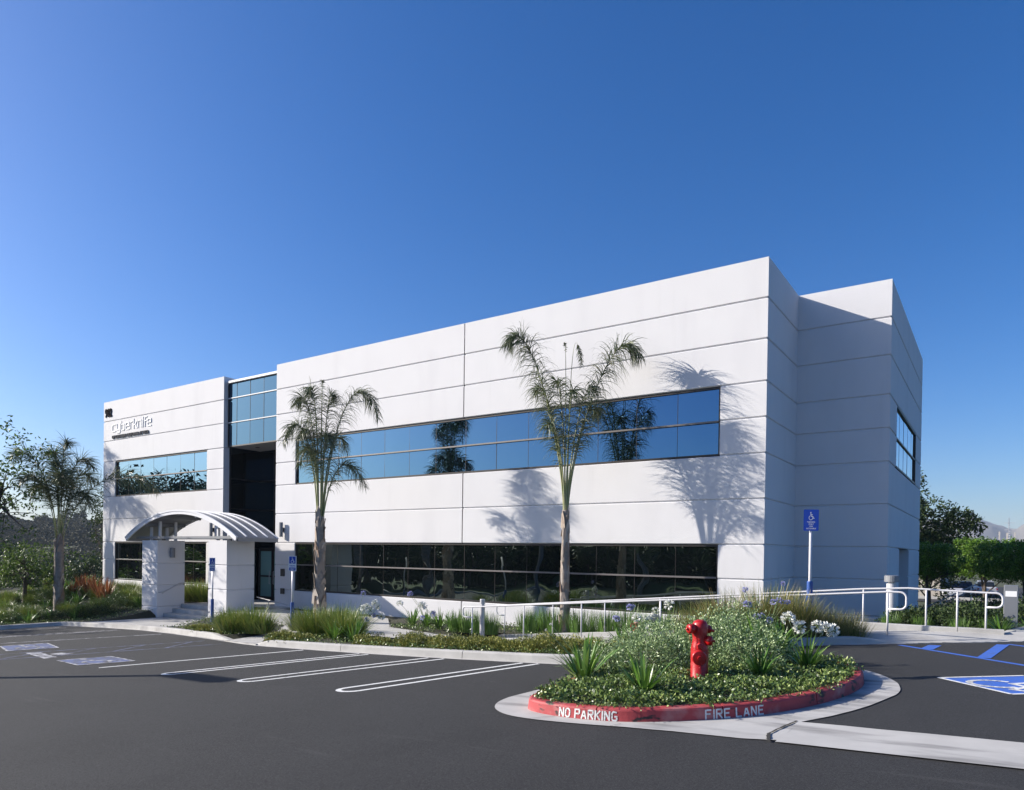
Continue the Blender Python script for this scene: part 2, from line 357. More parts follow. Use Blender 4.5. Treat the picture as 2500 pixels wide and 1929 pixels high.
def kerb(mb, pts, h=.15, wtop=.15, joint=3.0, hfun=None, closed=False, zf=lot, st=.22):
    """outer (road) side is to the right of travel; rounded top nose; real gaps at the joints"""
    P = resample(pts + ([pts[0]] if closed else []), st)
    if closed: P = P[:-1]
    N = normals(P, closed); m = len(P); L = 0; seg = []; runs = []
    tot = 0
    idx = list(range(m)) + ([0] if closed else [])
    cur = [0]; acc = 0
    for k in range(1, len(idx)):
        acc += (P[idx[k]] - P[idx[k-1]]).length; cur.append(k)
        if acc > joint or k == len(idx)-1: runs.append(cur); cur = [k]; acc = 0
    for run in runs:
        vs = []
        for j, k in enumerate(run):
            i = idx[k]; p = P[i].copy(); nn = N[i]
            if j == 0 and len(run) > 1: p = p + (P[idx[run[1]]] - p).normalized()*.008
            if j == len(run)-1: p = p + (P[idx[run[-2]]] - p).normalized()*.008
            z = zf(p.x, p.y); hh = h if hfun is None else hfun(k/(len(idx)-1))
            for off, zz in ((.0, -.1), (-.01, 0), (-.025, hh-.03), (-.035, hh-.01), (-.055, hh), (-.025-wtop, hh), (-.03-wtop, -.1)):
                q = p + nn*off; vs.append((q.x, q.y, z+zz))
        r = 7; c = len(run)
        fs = [(a*r+b, (a+1)*r+b, (a+1)*r+b+1, a*r+b+1) for a in range(c-1) for b in range(r-1)] + [tuple(range(r)), tuple((c-1)*r+b for b in range(r-1, -1, -1))]
        mb.add(vs, fs)
def strip(mb, pts, o0, o1, dz, closed=False, zf=lot, st=.3, wav=0):
    P = resample(pts + ([pts[0]] if closed else []), st)
    if closed: P = P[:-1]
    N = normals(P, closed); m = len(P); vs = []
    for i in range(m):
        for o in (o0, o1):
            q = P[i] + N[i]*(o(i/(m-1)) if callable(o) else o)
            if wav and o is o1: q = q + N[i]*wav*noise.noise(Vector((q.x*2.3, q.y*2.3, 1)))
            vs.append((q.x, q.y, zf(q.x, q.y) + dz))
    fs = [(2*i, 2*((i+1) % m), 2*((i+1) % m)+1, 2*i+1) for i in range(m if closed else m-1)]
    mb.add(vs, fs)
K1 = [(-27.8, -12.5), (-27.2, -10), (-26.7, -8.1), (-26.05, -6.6), (-25.75, -6.25), (-24.9, -6.2), (-22, -6.25), (-19.6, -6.38), (-17.8, -6.65), (-16.16, -6.95), (-13.8, -7.42), (-12.35, -7.75)]
K2 = [(-10.75, -8.1), (-9.4, -8.2), (-6.05, -8.3), (-3.25, -8.24), (-1.7, -8.18), (-.9, -8.0), (-.2, -7.4), (.4, -6.5), (1.0, -5.4), (1.78, -4.38), (3.0, -3.72), (3.75, -3.34)]
def drop_end(t): return .155 if t < .93 else lerp(.155, .02, (t-.93)/.07)
def drop_start(t): return .155 if t > .045 else lerp(.02, .155, t/.045)
def drop_both(t): return min(drop_start(t), .155 if t < .93 else lerp(.155, .015, (t-.93)/.07))
mb = MB(); kerb(mb, smooth_path(K1, 1), hfun=drop_end, joint=3.4); kerb(mb, smooth_path(K2, 1), hfun=drop_both, joint=3.4)
struct(mb.build('curb', M['conc']))
mb = MB()
strip(mb, smooth_path(K1 + K2, 1), -.02, .10, .005, wav=.02)
struct(mb.build('gutter', M['gutter']))
# right-hand corner kerb
mb = MB(); kerb(mb, [(5.15, -2.62), (5.5, -1.75), (6.2, -.6), (8.5, .9), (12, 2.5)], hfun=lambda t: .02 + .14*sstep(t/.15)); struct(mb.build('corner_curb', M['conc']))

# island
ISL = [(-.02, -11.2), (.1, -11.78), (.5, -11.95), (1.0, -12.0), (1.6, -11.93), (2.15, -11.62), (2.6, -11.25), (3.0, -10.8), (3.4, -10.0), (3.62, -9.2), (3.68, -8.4), (3.5, -7.6), (3.0, -7.0), (2.3, -6.7), (1.4, -6.9), (.6, -7.6), (.1, -8.6), (-.15, -9.9)]
mb = MB(); kerb(mb, smooth_path(ISL, 3, True), closed=True, joint=1.45, h=.16, wtop=.15, st=.12); isl = mb.build('red_curb', M['red'], smooth=False); struct(isl)
mb = MB()
P = smooth_path(ISL, 2, True); N = normals(P, True)
APR = [(-.36, -10.2), (-.50, -10.9), (-.52, -11.4), (-.36, -11.8), (-.05, -12.1), (.35, -12.22), (.95, -12.22), (1.6, -12.12), (2.3, -12.06), (3.0, -12.04), (3.36, -11.95), (3.36, -11.08), (3.62, -10.6), (3.84, -10.05), (4.02, -9.4), (4.14, -8.8), (4.05, -8.15), (3.86, -7.65), (3.5, -7.1), (3.05, -6.7), (2.3, -6.4), (1.3, -6.55), (.4, -7.3), (-.15, -8.4), (-.35, -9.4)]
AP = smooth_path(APR[:9], 2)[:-1] + [Vector((*q, 0)) for q in APR[9:12]] + smooth_path(APR[12:] + APR[:1], 2)[:-1]
AP = [Vector((q.x + .012*noise.noise(Vector((q.x*3, q.y*3, 1))), q.y + .012*noise.noise(Vector((q.x*3, q.y*3, 8))), 0)) for q in AP]
mb.add([(q.x, q.y, lot(q.x, q.y)+.011) for q in AP], [tuple(range(len(AP)))])
struct(mb.build('island_gutter', M['gutter']))
mb = MB(); vs = []
n = 60
for i in range(n+1):
    x = lerp(3.34, 44, (i/n)**1.3)
    for y, dz in ((-12.22 if x < 3 else -12.04, .016), (-11.75, .012), (-11.5, -.0), (-11.3, .012), (-11.08, .018)):
        y2 = y + .015*noise.noise(Vector((x*2, y, 0))); vs.append((x, y2, lot(x, y2)+max(.009, dz)))
mb.add(vs, [(5*i+k, 5*(i+1)+k, 5*(i+1)+k+1, 5*i+k+1) for i in range(n) for k in range(4)])
struct(mb.build('valley_gutter', M['gutter']))
mb = MB()
def crack(a, b, wd=.02, dz=.022, wob=.02):
    a = Vector((*a, 0)); b = Vector((*b, 0)); n = 10; t = (b-a).normalized(); nn = Vector((-t.y, t.x, 0)); vs = []
    for i in range(n+1):
        p = a.lerp(b, i/n) + nn*wob*noise.noise(Vector((i*.9, a.x, a.y))); ww = wd*(.6+.6*abs(noise.noise(Vector((i*1.7, b.x, 3)))))
        for s_ in (-1, 1): q = p + nn*ww*s_*.5; vs.append((q.x, q.y, lot(q.x, q.y)+dz))
    mb.add(vs, [(2*i, 2*i+2, 2*i+3, 2*i+1) for i in range(n)])
crack((3.33, -11.06), (3.20, -11.75), .035); crack((3.20, -11.75), (3.28, -12.06), .05); crack((3.05, -11.0), (3.33, -11.06), .014)
crack((1.62, -12.02), (1.55, -12.2), .012, wob=.0); crack((.72, -12.0), (.5, -12.25), .012, wob=0); crack((3.7, -8.9), (4.25, -9.0), .012, wob=0)
struct(mb.build('gutter_joint', M['crack']))

# island soil + bed soil
def inside(x, y, poly):
    r = False; j = len(poly)-1
    for i in range(len(poly)):
        xi, yi = poly[i][0], poly[i][1]; xj, yj = poly[j][0], poly[j][1]
        if (yi > y) != (yj > y) and x < (xj-xi)*(y-yi)/(yj-yi)+xi: r = not r
        j = i
    return r
ISLP = [tuple((p - n_*.12)[:2]) for p, n_ in zip(P, N)]
def dist_edge(x, y, poly):
    return min((Vector((x, y)) - Vector(q[:2])).length for q in poly)
def isl_z(x, y):
    return lot(x, y) + .115 + .07*sstep(dist_edge(x, y, ISLP)/1.6) + .02*noise.noise(Vector((x*1.7, y*1.7, 2)))
def sheet(poly, zf, st, m, name):
    mb = MB(); xs_ = [p[0] for p in poly]; ys_ = [p[1] for p in poly]; idx = {}
    def vid(i, j):
        if (i, j) not in idx:
            x = i*st; y = j*st
            if not inside(x, y, poly):        # pull rim vertices onto the outline
                best = None; q = Vector((x, y))
                for k in range(len(poly)):
                    a = Vector(poly[k][:2]); b = Vector(poly[(k+1) % len(poly)][:2]); d = b-a; t = max(0, min(1, (q-a).dot(d)/max(1e-9, d.length_squared))); c = a + d*t; e = (c-q).length
                    if best is None or e < best[0]: best = (e, c)
                x, y = best[1]
            idx[i, j] = len(mb.v); mb.v.append((x, y, zf(x, y)))
        return idx[i, j]
    for i in range(int(min(xs_)/st)-1, int(max(xs_)/st)+2):
        for j in range(int(min(ys_)/st)-1, int(max(ys_)/st)+2):
            if inside((i+.5)*st, (j+.5)*st, poly): mb.f.append((vid(i, j), vid(i+1, j), vid(i+1, j+1), vid(i, j+1))); mb.m.append(0)
    return struct(mb.build(name, m, smooth=True))
sheet(ISLP, isl_z, .1, M['mulch'], 'island_soil')
kin = smooth_path(K1, 1); Nn = normals(kin); k1in = [tuple((p - n_*.13)[:2]) for p, n_ in zip(kin, Nn)]
kin = smooth_path(K2, 1); Nn = normals(kin); k2in = [tuple((p - n_*.13)[:2]) for p, n_ in zip(kin, Nn)]
BED = [(-46, -12.5)] + k1in + k2in + [(5.2, -2.4), (5.2, 3.3), (2.6, 3.3), (0, 3.3), (0, 0), (-46, 0)]
BED = [(-46, -12.5)] + k1in + k2in + [(3.3, -2.2), (3.0, .2), (-46, .2)]
# paths ---------------------------------------------------------
WALKA = [(-24.55, -6.12), (-24.5, -2.85), (-20.7, -2.85), (-19.25, -3.2), (-18.6, -5.2), (-17.8, -6.45)]
WALKB = [(-12.5, -7.8), (-12.6, -6.0), (-14.2, -4.4), (-19.2, -3.6), (-19.2, -2.2), (-20.6, -1.9), (-20.6, -.9), (-13, -.9), (-10.8, -3.0), (-8.6, -3.45), (-7.3, -3.5), (-7.2, -3.8), (-7.3, -4.9), (-9.0, -5.1), (-10.9, -6.2), (-10.6, -8.15)]
def walk_z(x, y):
    if y < -5.0 and x > -14: return lerp(-2.74, lot(x, -8.0) + .03, sstep((-5.0-y)/3.0))
    return -2.74
def walka_z(x, y): return lerp(lot(x, -6.4)+.155, -3.28 + .03*(x+24.5)*.8, sstep((y+6.3)/1.5))
def soil2(x, y):
    z = soil(x, y)
    if inside(x, y, WALKA): return walka_z(x, y) - .08
    if inside(x, y, WALKB): return walk_z(x, y) - .08
    if x > -25 and x < -20 and y > -3.2: return -3.4
    if -7.9 < x < 3.4 and -3.5 < y < -1.95: return min(z, ramp_curb(x) - .4)
    return z
sheet(BED, soil2, .25, M['mulch'], 'planting_bed')
mb = MB(); X0, X1, Y0, Y1 = -60, 44, -46, -2
xs = [X0 + i for i in range(14)] + [-46 + .4*i for i in range(136)] + [8.4 + 2*i for i in range(18)]
ys = [Y0 + 2*i for i in range(17)] + [-13 + .3*i + .3 for i in range(37)]
for y in ys:
    for x in xs: mb.v.append((x, y, lot(x, y)))
nx = len(xs); 
ins = [inside(v[0], v[1], BED) and v[1] > -12.4 for v in mb.v]
for j in range(len(ys)-1):
    for i in range(nx-1):
        q = (j*nx+i, j*nx+i+1, (j+1)*nx+i+1, (j+1)*nx+i)
        if not all(ins[k] for k in q) and not (xs[i] < 2.6 and ys[j] > -3.6): mb.f.append(q)
mb.m = [0]*len(mb.f)
struct(mb.build('asphalt', M['asphalt'], smooth=True))
def slab(poly, zf, name, m, st=.25, joints=()):
    o = sheet(poly, zf, st, m, name)
    mb = MB(); n = len(poly)
    for i in range(n):
        a, b = poly[i], poly[(i+1) % n]; k = 6
        for q in range(k):
            p0 = (lerp(a[0], b[0], q/k), lerp(a[1], b[1], q/k)); p1 = (lerp(a[0], b[0], (q+1)/k), lerp(a[1], b[1], (q+1)/k))
            mb.quad((*p0, zf(*p0)-.2), (*p1, zf(*p1)-.2), (*p1, zf(*p1)), (*p0, zf(*p0)))
    # crisp polygon cap 3 mm above the grid sheet
    mb.add([(x, y, zf(x, y)+.003) for x, y in poly], [tuple(range(n))]) if False else None
    return struct(mb.build(name + '_edge', m))
slab(WALKA, walka_z, 'walkway', M['conc'], .1); slab(WALKB, walk_z, 'sidewalk', M['conc'], .1)
# right-hand walk at the head of the ramp
WR = [(3.35, -3.5), (3.75, -3.42), (5.15, -2.72), (6.2, -2.1), (9, -1), (9, 1.4), (6.6, -.3), (5.7, -1.2), (5.25, -1.95), (2.9, -1.95), (2.9, -2.42), (3.3, -2.45)]
def wr_z(x, y):
    e = max(0, min(1, (y - (-3.45 + .47*(x-3.6)))/.9)); return lot(x, y) + lerp(.012, .13, sstep(e))
slab([(3.25, -3.62), (3.7, -3.45), (5.2, -2.75), (7.4, -1.7), (9.5, -.7), (9.5, 1.6), (7.4, .5), (5.75, -1.25), (5.3, -2.02), (2.7, -2.2), (2.7, -3.75)], wr_z, 'ramp_head_walk', M['conc'], .1)

# entrance steps and landing
mb = MB()
for i, (y0, z1, x1) in enumerate(((-2.85, -3.10, -19.4), (-2.45, -2.92, -19.4), (-2.05, -2.74, -19.4))):
    mb.bbox(-24.5, x1, y0, .0 if i < 2 else 1.85, -3.6, z1, .012)
struct(mb.build('entrance_steps', M['conc']))
mb = MB(); mb.bbox(-20.62, -19.35, -5.0, -3.22, -3.6, -2.98, .012)

# ---------------------------------------------------------------- parking paint
def pz(x, y, dz=.004): return (x, y, lot(x, y) + dz)
def pline(mb, a, b, wd=.10, dz=.004):
    a = Vector((*a, 0)); b = Vector((*b, 0)); t = (b-a).normalized(); nn = Vector((-t.y, t.x, 0))*wd/2
    k = max(1, int((b-a).length/.5))
    vs = []
    for i in range(k+1):
        p = a.lerp(b, i/k)
        for s_ in (-1, 1): q = p + nn*s_; vs.append(pz(q.x, q.y, dz))
    mb.add(vs, [(2*i, 2*i+2, 2*i+3, 2*i+1) for i in range(k)])
def hairpin(a0, a1, b0, b1, m, name):
    """double stall line: far ends a0,b0 at the kerb, rounded at a1,b1"""
    mb = MB(); A0, A1, B0, B1 = [Vector((*p, 0)) for p in (a0, a1, b0, b1)]
    ctr = (A1+B1)/2; r = (A1-B1).length/2; t = (A1-A0).normalized(); s_ = (A1-B1).normalized()
    path = [A0.lerp(A1, i/8) for i in range(9)] + [ctr + s_*r*math.cos(q) + t*r*math.sin(q) for q in [math.pi*i/8 for i in range(1, 8)]] + [B1.lerp(B0, i/8) for i in range(9)]
    N_ = normals(path); vs = []
    for p, nn in zip(path, N_):
        for o in (-.045, .045): q = p + nn*o; vs.append(pz(q.x, q.y))
    mb.add(vs, [(2*i, 2*i+1, 2*i+3, 2*i+2) for i in range(len(path)-1)])
    return struct(mb.build(name, m))
hairpin((-2.21, -8.32), (-3.42, -11.62), (-1.86, -8.3), (-3.02, -11.70), M['white'], 'parking_line')
hairpin((-4.49, -8.40), (-5.88, -11.72), (-4.07, -8.40), (-5.52, -11.78), M['white'], 'parking_line')
hairpin((-6.50, -8.42), (-8.14, -11.86), (-6.20, -8.44), (-7.86, -11.92), M['white'], 'parking_line')
mb = MB(); pline(mb, (-8.42, -8.4), (-10.49, -12.07), .10); struct(mb.build('parking_line', M['white']))
mb = MB(); pline(mb, (-16.98, -7.1), (-19.9, -10.6), .10); pline(mb, (-20.35, -6.7), (-22.8, -10.0)); pline(mb, (-20.7, -6.65), (-23.2, -10.0)); pline(mb, (-24.7, -6.6), (-26.6, -9.6)); struct(mb.build('parking_line', M['worn']))
mb = MB(); pline(mb, (-13.28, -7.9), (-16.2, -11.9), .09); pline(mb, (-11.95, -8.25), (-14.9, -12.55), .09)
for t in (.06, .30, .54, .78): pline(mb, (lerp(-13.28, -16.2, t), lerp(-7.9, -11.9, t)), (lerp(-11.95, -14.9, t+.2), lerp(-8.25, -12.55, t+.2)), .08)
struct(mb.build('access_aisle_hatching', M['hatchblue']))
ICON = [('l', [(.42, .86), (.46, .50), (.70, .50), (.82, .20), (.93, .25)]), ('l', [(.44, .70), (.66, .70)]),
        ('l', [(.36 + .27*math.cos(R(a)) + .07, .30 + .27*math.sin(R(a))) for a in range(115, 372, 18)])]
def ribbon(mb, pts, wd, f):
    for a, b in zip(pts, pts[1:]):
        a_ = Vector((*a, 0)); b_ = Vector((*b, 0)); t = (b_-a_).normalized(); nn = Vector((-t.y, t.x, 0))*wd/2; e = t*wd*.35
        q = [a_-nn-e, b_-nn+e, b_+nn+e, a_+nn-e]; mb.quad(*[f(p.x, p.y) for p in q])
def isa(mb, f, wd=.085):
    for i, (_, pts) in enumerate(ICON):
        ribbon(mb, pts, wd, lambda x, y, i=i: f(x, y, i*.0006))
    k = 12; mb.add([f(.41+.075*math.cos(2*math.pi*i/k), .97+.075*math.sin(2*math.pi*i/k), .002) for i in range(k)], [tuple(range(k))])
def ground_icon(c, ex, ey, mb_bg, mb_fg, name):
    """c corner, ex, ey edge vectors on the lot; ey is up of the symbol"""
    c = Vector((*c, 0)); ex = Vector((*ex, 0)); ey = Vector((*ey, 0))
    def f(x, y, d=0, base=.008): p = c + ex*x + ey*y; return pz(p.x, p.y, base+d)
    bg = MB(); n = 4
    for i in range(n):
        for j in range(n): bg.quad(*[f(a, b, 0, .004) for a, b in ((i/n, j/n), ((i+1)/n, j/n), ((i+1)/n, (j+1)/n), (i/n, (j+1)/n))])
    struct(bg.build(name, mb_bg))
    fg = MB()
    isa(fg, lambda x, y, d: f(.08+x*.84, .04+y*.84, d), .075)
    for (a, b) in (((0, 0), (1, 0)), ((1, 0), (1, 1)), ((1, 1), (0, 1)), ((0, 1), (0, 0))):
        for k in range(3):
            p0 = (lerp(a[0], b[0], k/3+.012), lerp(a[1], b[1], k/3+.012)); p1 = (lerp(a[0], b[0], (k+1)/3-.012), lerp(a[1], b[1], (k+1)/3-.012)); ribbon(fg, [p0, p1], .05, lambda x, y: f(x, y, .001))
    struct(fg.build(name + '_symbol', M['white'] if mb_bg is M['blue'] else M['worn']))
ground_icon((-11.43, -12.06), (.61, .91), (-1.53, .22), M['wornblue'], None, 'accessible_bay_marking')
ground_icon((-16.93, -11.41), (.71, .96), (-1.87, .49), M['wornblue'], None, 'accessible_bay_marking')
ground_icon((4.49, -7.43), (.85, -.99), (1.02, .60), M['blue'], None, 'accessible_bay_marking')
mb = MB()
for a, b, wd in (((-15.7, -11.3), (-13.75, -11.65), .28), ((-14.7, -11.15), (-14.1, -11.12), .28)): pline(mb, a, b, wd)
struct(mb.build('worn_lettering_patch', M['worn']))
mb = MB(); pline(mb, (3.6, -3.68), (7.4, -7.75), .10); pline(mb, (4.1, -4.2), (4.2, -3.56), .22, .006); pline(mb, (5.0, -5.10), (5.28, -3.12), .2, .006); pline(mb, (5.35, -3.02), (8.6, -6.2), .1); pline(mb, (6.0, -6.2), (6.5, -4.2), .2, .006)
struct(mb.build('access_aisle_hatching', M['blue']))

# stencil letters on the red kerb
STRK = {'N': [[(0, 0), (0, .45)], [(0, .55), (0, 1)], [(.08, .92), (.5, .12)], [(.58, 0), (.58, .45)], [(.58, .55), (.58, 1)]],
        'O': [[(.22, 0), (.06, .12), (0, .3), (0, .7), (.06, .88), (.22, 1)], [(.36, 1), (.52, .88), (.58, .7), (.58, .3), (.52, .12), (.36, 0)]],
        'P': [[(0, 0), (0, 1)], [(.12, 1), (.5, 1), (.58, .9), (.58, .6), (.5, .5), (.12, .5)]],
        'A': [[(0, 0), (.22, .85)], [(.34, .85), (.58, 0)], [(.14, .30), (.44, .30)]],
        'R': [[(0, 0), (0, 1)], [(.12, 1), (.5, 1), (.58, .9), (.58, .62), (.5, .52), (.12, .52)], [(.3, .44), (.58, 0)]],
        'K': [[(0, 0), (0, 1)], [(.14, .5), (.56, 1)], [(.22, .46), (.58, 0)]],
        'I': [[(0, 0), (0, 1)]],
        'G': [[(.5, .95), (.14, 1), (0, .82), (0, .2), (.12, 0), (.48, 0), (.58, .12), (.58, .42)], [(.36, .45), (.58, .45)]],
        'F': [[(0, 0), (0, 1)], [(.12, 1), (.56, 1)], [(.12, .54), (.46, .54)]],
        'E': [[(0, 0), (0, 1)], [(.12, 1), (.56, 1)], [(.12, .52), (.46, .52)], [(.12, 0), (.56, 0)]],
        'L': [[(0, 0), (0, 1)], [(.12, 0), (.56, 0)]], ' ': []}
def adv(ch): return .3 if ch == 'I' else (.45 if ch == ' ' else .9)
IP = resample(smooth_path(ISL, 3, True) + [smooth_path(ISL, 3, True)[0]], .12)[:-1]; INr = normals(IP, True)
def kerb_text(txt, a, b, name):
    """lay strokes on the battered kerb face between the points nearest to a and b"""
    ia = min(range(len(IP)), key=lambda i: (IP[i]-Vector((*a, 0))).length); ia = (ia-3) % len(IP); cum = [0]; seq = [ia]
    while len(seq) < 40:
        j = (seq[-1]+1) % len(IP); cum.append(cum[-1] + (IP[j]-IP[seq[-1]]).length); seq.append(j)
    ib = (ia+3) % len(IP); off0 = sum((IP[(ia+k+1) % len(IP)]-IP[(ia+k) % len(IP)]).length for k in range(3)) + (Vector((*a, 0))-IP[ib]).dot((IP[(ib+1) % len(IP)]-IP[ib]).normalized())
    length = (Vector((*b, 0)) - Vector((*a, 0))).length; tot = sum(adv(c) for c in txt) - .3; sc = length/tot
    def f(s_, h):
        s_ = max(0, s_ + off0)
        for k in range(len(cum)-1):
            if cum[k+1] >= s_:
                t = (s_-cum[k])/(cum[k+1]-cum[k]); p = IP[seq[k]].lerp(IP[seq[k+1]], t); nn = INr[seq[k]].lerp(INr[seq[k+1]], t); break
        q = p + nn*(-.01 - .015*(h/.13) + .004); return (q.x, q.y, lot(q.x, q.y)+h)
    mb = MB(); x = 0; H = .098
    for ch in txt:
        for st in STRK[ch]:
            dense = []
            for p0, p1 in zip(st, st[1:]):
                k = max(1, int(abs(p1[0]-p0[0])*sc/.03)+1)
                for i in range(k): dense.append((lerp(p0[0], p1[0], i/k), lerp(p0[1], p1[1], i/k)))
            dense.append(st[-1])
            ribbon(mb, [((x+p[0])*sc, .022+p[1]*H) for p in dense], .019, lambda s_, h: f(s_, h))
        x += adv(ch)
    o = mb.build(name, M['white'], isl); return o
kerb_text('NO PARKING', (.76, -12.0), (1.52, -11.97), 'painted_lettering')
kerb_text('FIRE LANE', (2.42, -11.42), (2.93, -10.88), 'painted_lettering')
# ================================================================ BUILDING
bld = thing('office_building', 'long white two storey office building with horizontal grooves and bands of mirrored windows', 'building', (-16, 0, -2.7))
CH = .024; GW = .020
def facade(name, O, U, Nrm, intervals, m=None, parent=None, rows=ROWS, back=.038, hz=HZ):
    """strips of panel between the grooves; intervals = (a, b, [row groups], mitre_a, mitre_b, cap_a, cap_b)"""
    O = Vector(O); U = Vector(U); Nrm = Vector(Nrm); mb = MB()
    for a, b, groups, ma, mb_, ca, cb in intervals:
        for r0, r1 in groups:
            i0, i1 = rows.index(r0), rows.index(r1); prof = []
            for i in range(i0, i1):
                zt, zb = hz[rows[i]], hz[rows[i+1]]
                if i == i0: prof += ([(zt, 0)] if r0 == rows[0] else [(zt-GW/2, back), (zt-GW/2-CH, 0)])
                else: prof += [(zt-GW/2, back), (zt-GW/2-CH, 0)]
                prof += [(zb+GW/2+CH, 0), (zb+GW/2, back)]
            vs = []
            for z, d in prof:
                for e, mt in ((a, -ma), (b, mb_)):
                    p = O + U*(e + mt*(-d)*(-1 if False else 1)) - Nrm*d; p.z = z; vs.append(p)
            n = len(prof)
            mb.add(vs, [(2*i, 2*i+2, 2*i+3, 2*i+1) for i in range(n-1)])
            for cap, e in ((ca, a), (cb, b)):
                if cap:      # reveal into the wall
                    v2 = []
                    for z, d in prof:
                        p = O + U*e - Nrm*d; p.z = z; q = O + U*e - Nrm*cap; q.z = z; v2 += [p, q]
                    mb.add(v2, [(2*i, 2*i+1, 2*i+3, 2*i+2) for i in range(n-1)])
            for z, top in ((prof[0][0], r0 != rows[0]), (prof[-1][0], r1 != rows[-1])):   # head / sill returns
                if top:
                    p = [O + U*a - Nrm*back, O + U*b - Nrm*back, O + U*b - Nrm*.2, O + U*a - Nrm*.2]
                    for q in p: q.z = z
                    mb.quad(*p)
    o = mb.build(name, m or M['wall'], parent if parent is not None else bld); return o
X = Vector((1, 0, 0)); Y = Vector((0, 1, 0)); FN = Vector((0, -1, 0)); SN = Vector((1, 0, 0))
L1, L2, L3, W2, D1, D2 = -20.69, -24.55, -35.78, 2.55, 3.44, 13.42
ALL = [('t', 'bot')]; WIN = [('t', 'g3'), ('g5', 'g7'), ('g9', 'bot')]
facade('wall', (0, 0, 0), X, FN, [
    (L1, -19.40, ALL, 0, 0, .6, .16),
    (-19.40, -10.362, WIN, 0, 0, 0, .03), (-10.318, -1.25, WIN, 0, 0, .03, 0),
    (-1.25, 0, ALL, 0, 1, .16, 0)])
facade('wall', (0, 0, 0), X, FN, [
    (L3, -34.50, ALL, 1, 0, 0, .16), (-34.50, -25.87, WIN, 0, 0, 0, 0), (-25.87, L2, ALL, 0, 1, .16, 0)])
facade('wall', (L2, 0, 0), Y, SN, [(0, 1.95, ALL, 1, 0, 0, 0)])
facade('wall', (0, 0, 0), Y, SN, [(0, D1, ALL, 1, -1, 0, 0)])
facade('wall', (0, D1, 0), X, FN, [(0, W2, ALL, -1, 1, 0, 0)])
facade('wall', (W2, D1, 0), Y, SN, [
    (0, 1.66, ALL, 1, 0, 0, .16), (1.66, 2.96, WIN[:1] + [('g5', 'bot')], 0, 0, 0, .95),
    (2.96, 5.96, [('t', 'g3'), ('g5', 'g7')], 0, 0, 0, 0), (5.96, 7.82, [('t', 'g3'), ('g5', 'bot')], 0, 0, .95, 0),
    (7.82, D2-D1, ALL, 0, 1, .16, 0)])
# mass of the building behind the facades (parapets, roof, hidden sides)
mb = MB()
T = HZ['t']
def shell(x0, x1, y0, y1, w=.3):
    mb.quad((x0, y0, T), (x1, y0, T), (x1, y0+w, T), (x0, y0+w, T)); mb.quad((x0, y1-w, T), (x1, y1-w, T), (x1, y1, T), (x0, y1, T))
    mb.quad((x0, y0+w, T), (x0+w, y0+w, T), (x0+w, y1-w, T), (x0, y1-w, T)); mb.quad((x1-w, y0+w, T), (x1, y0+w, T), (x1, y1-w, T), (x1-w, y1-w, T))
    mb.quad((x0, y1, -4.2), (x1, y1, -4.2), (x1, y1, T), (x0, y1, T)); mb.quad((x0, y0, -4.2), (x0, y1, -4.2), (x0, y1, T), (x0, y0, T))
    for a, b, c, d in (((x0+w, y0+w), (x1-w, y0+w), 0, 0), ((x1-w, y0+w), (x1-w, y1-w), 0, 0), ((x1-w, y1-w), (x0+w, y1-w), 0, 0), ((x0+w, y1-w), (x0+w, y0+w), 0, 0)):
        mb.quad((*a, T), (*b, T), (*b, T-.9), (*a, T-.9))
shell(L3, L2-.042, 0.042, 13.4); shell(L1, -.042, .042, 13.4); shell(-.2, W2-.042, D1+.042, D2)
mb.quad((L2-.042, 1.95, -4), (L2-.042, 13.4, -4), (L2-.042, 13.4, T), (L2-.042, 1.95, T))
mb.build('parapet', M['wall'], bld)
mb = MB(); mb.quad((L3+.3, .3, T-.9), (-.3, .3, T-.9), (-.3, 13.1, T-.9), (L3+.3, 13.1, T-.9)); mb.quad((-.29, D1+.3, T-.9), (W2-.3, D1+.3, T-.9), (W2-.3, 13.1, T-.9), (-.29, 13.1, T-.9))
mb.build('roof', M['grey'], bld)

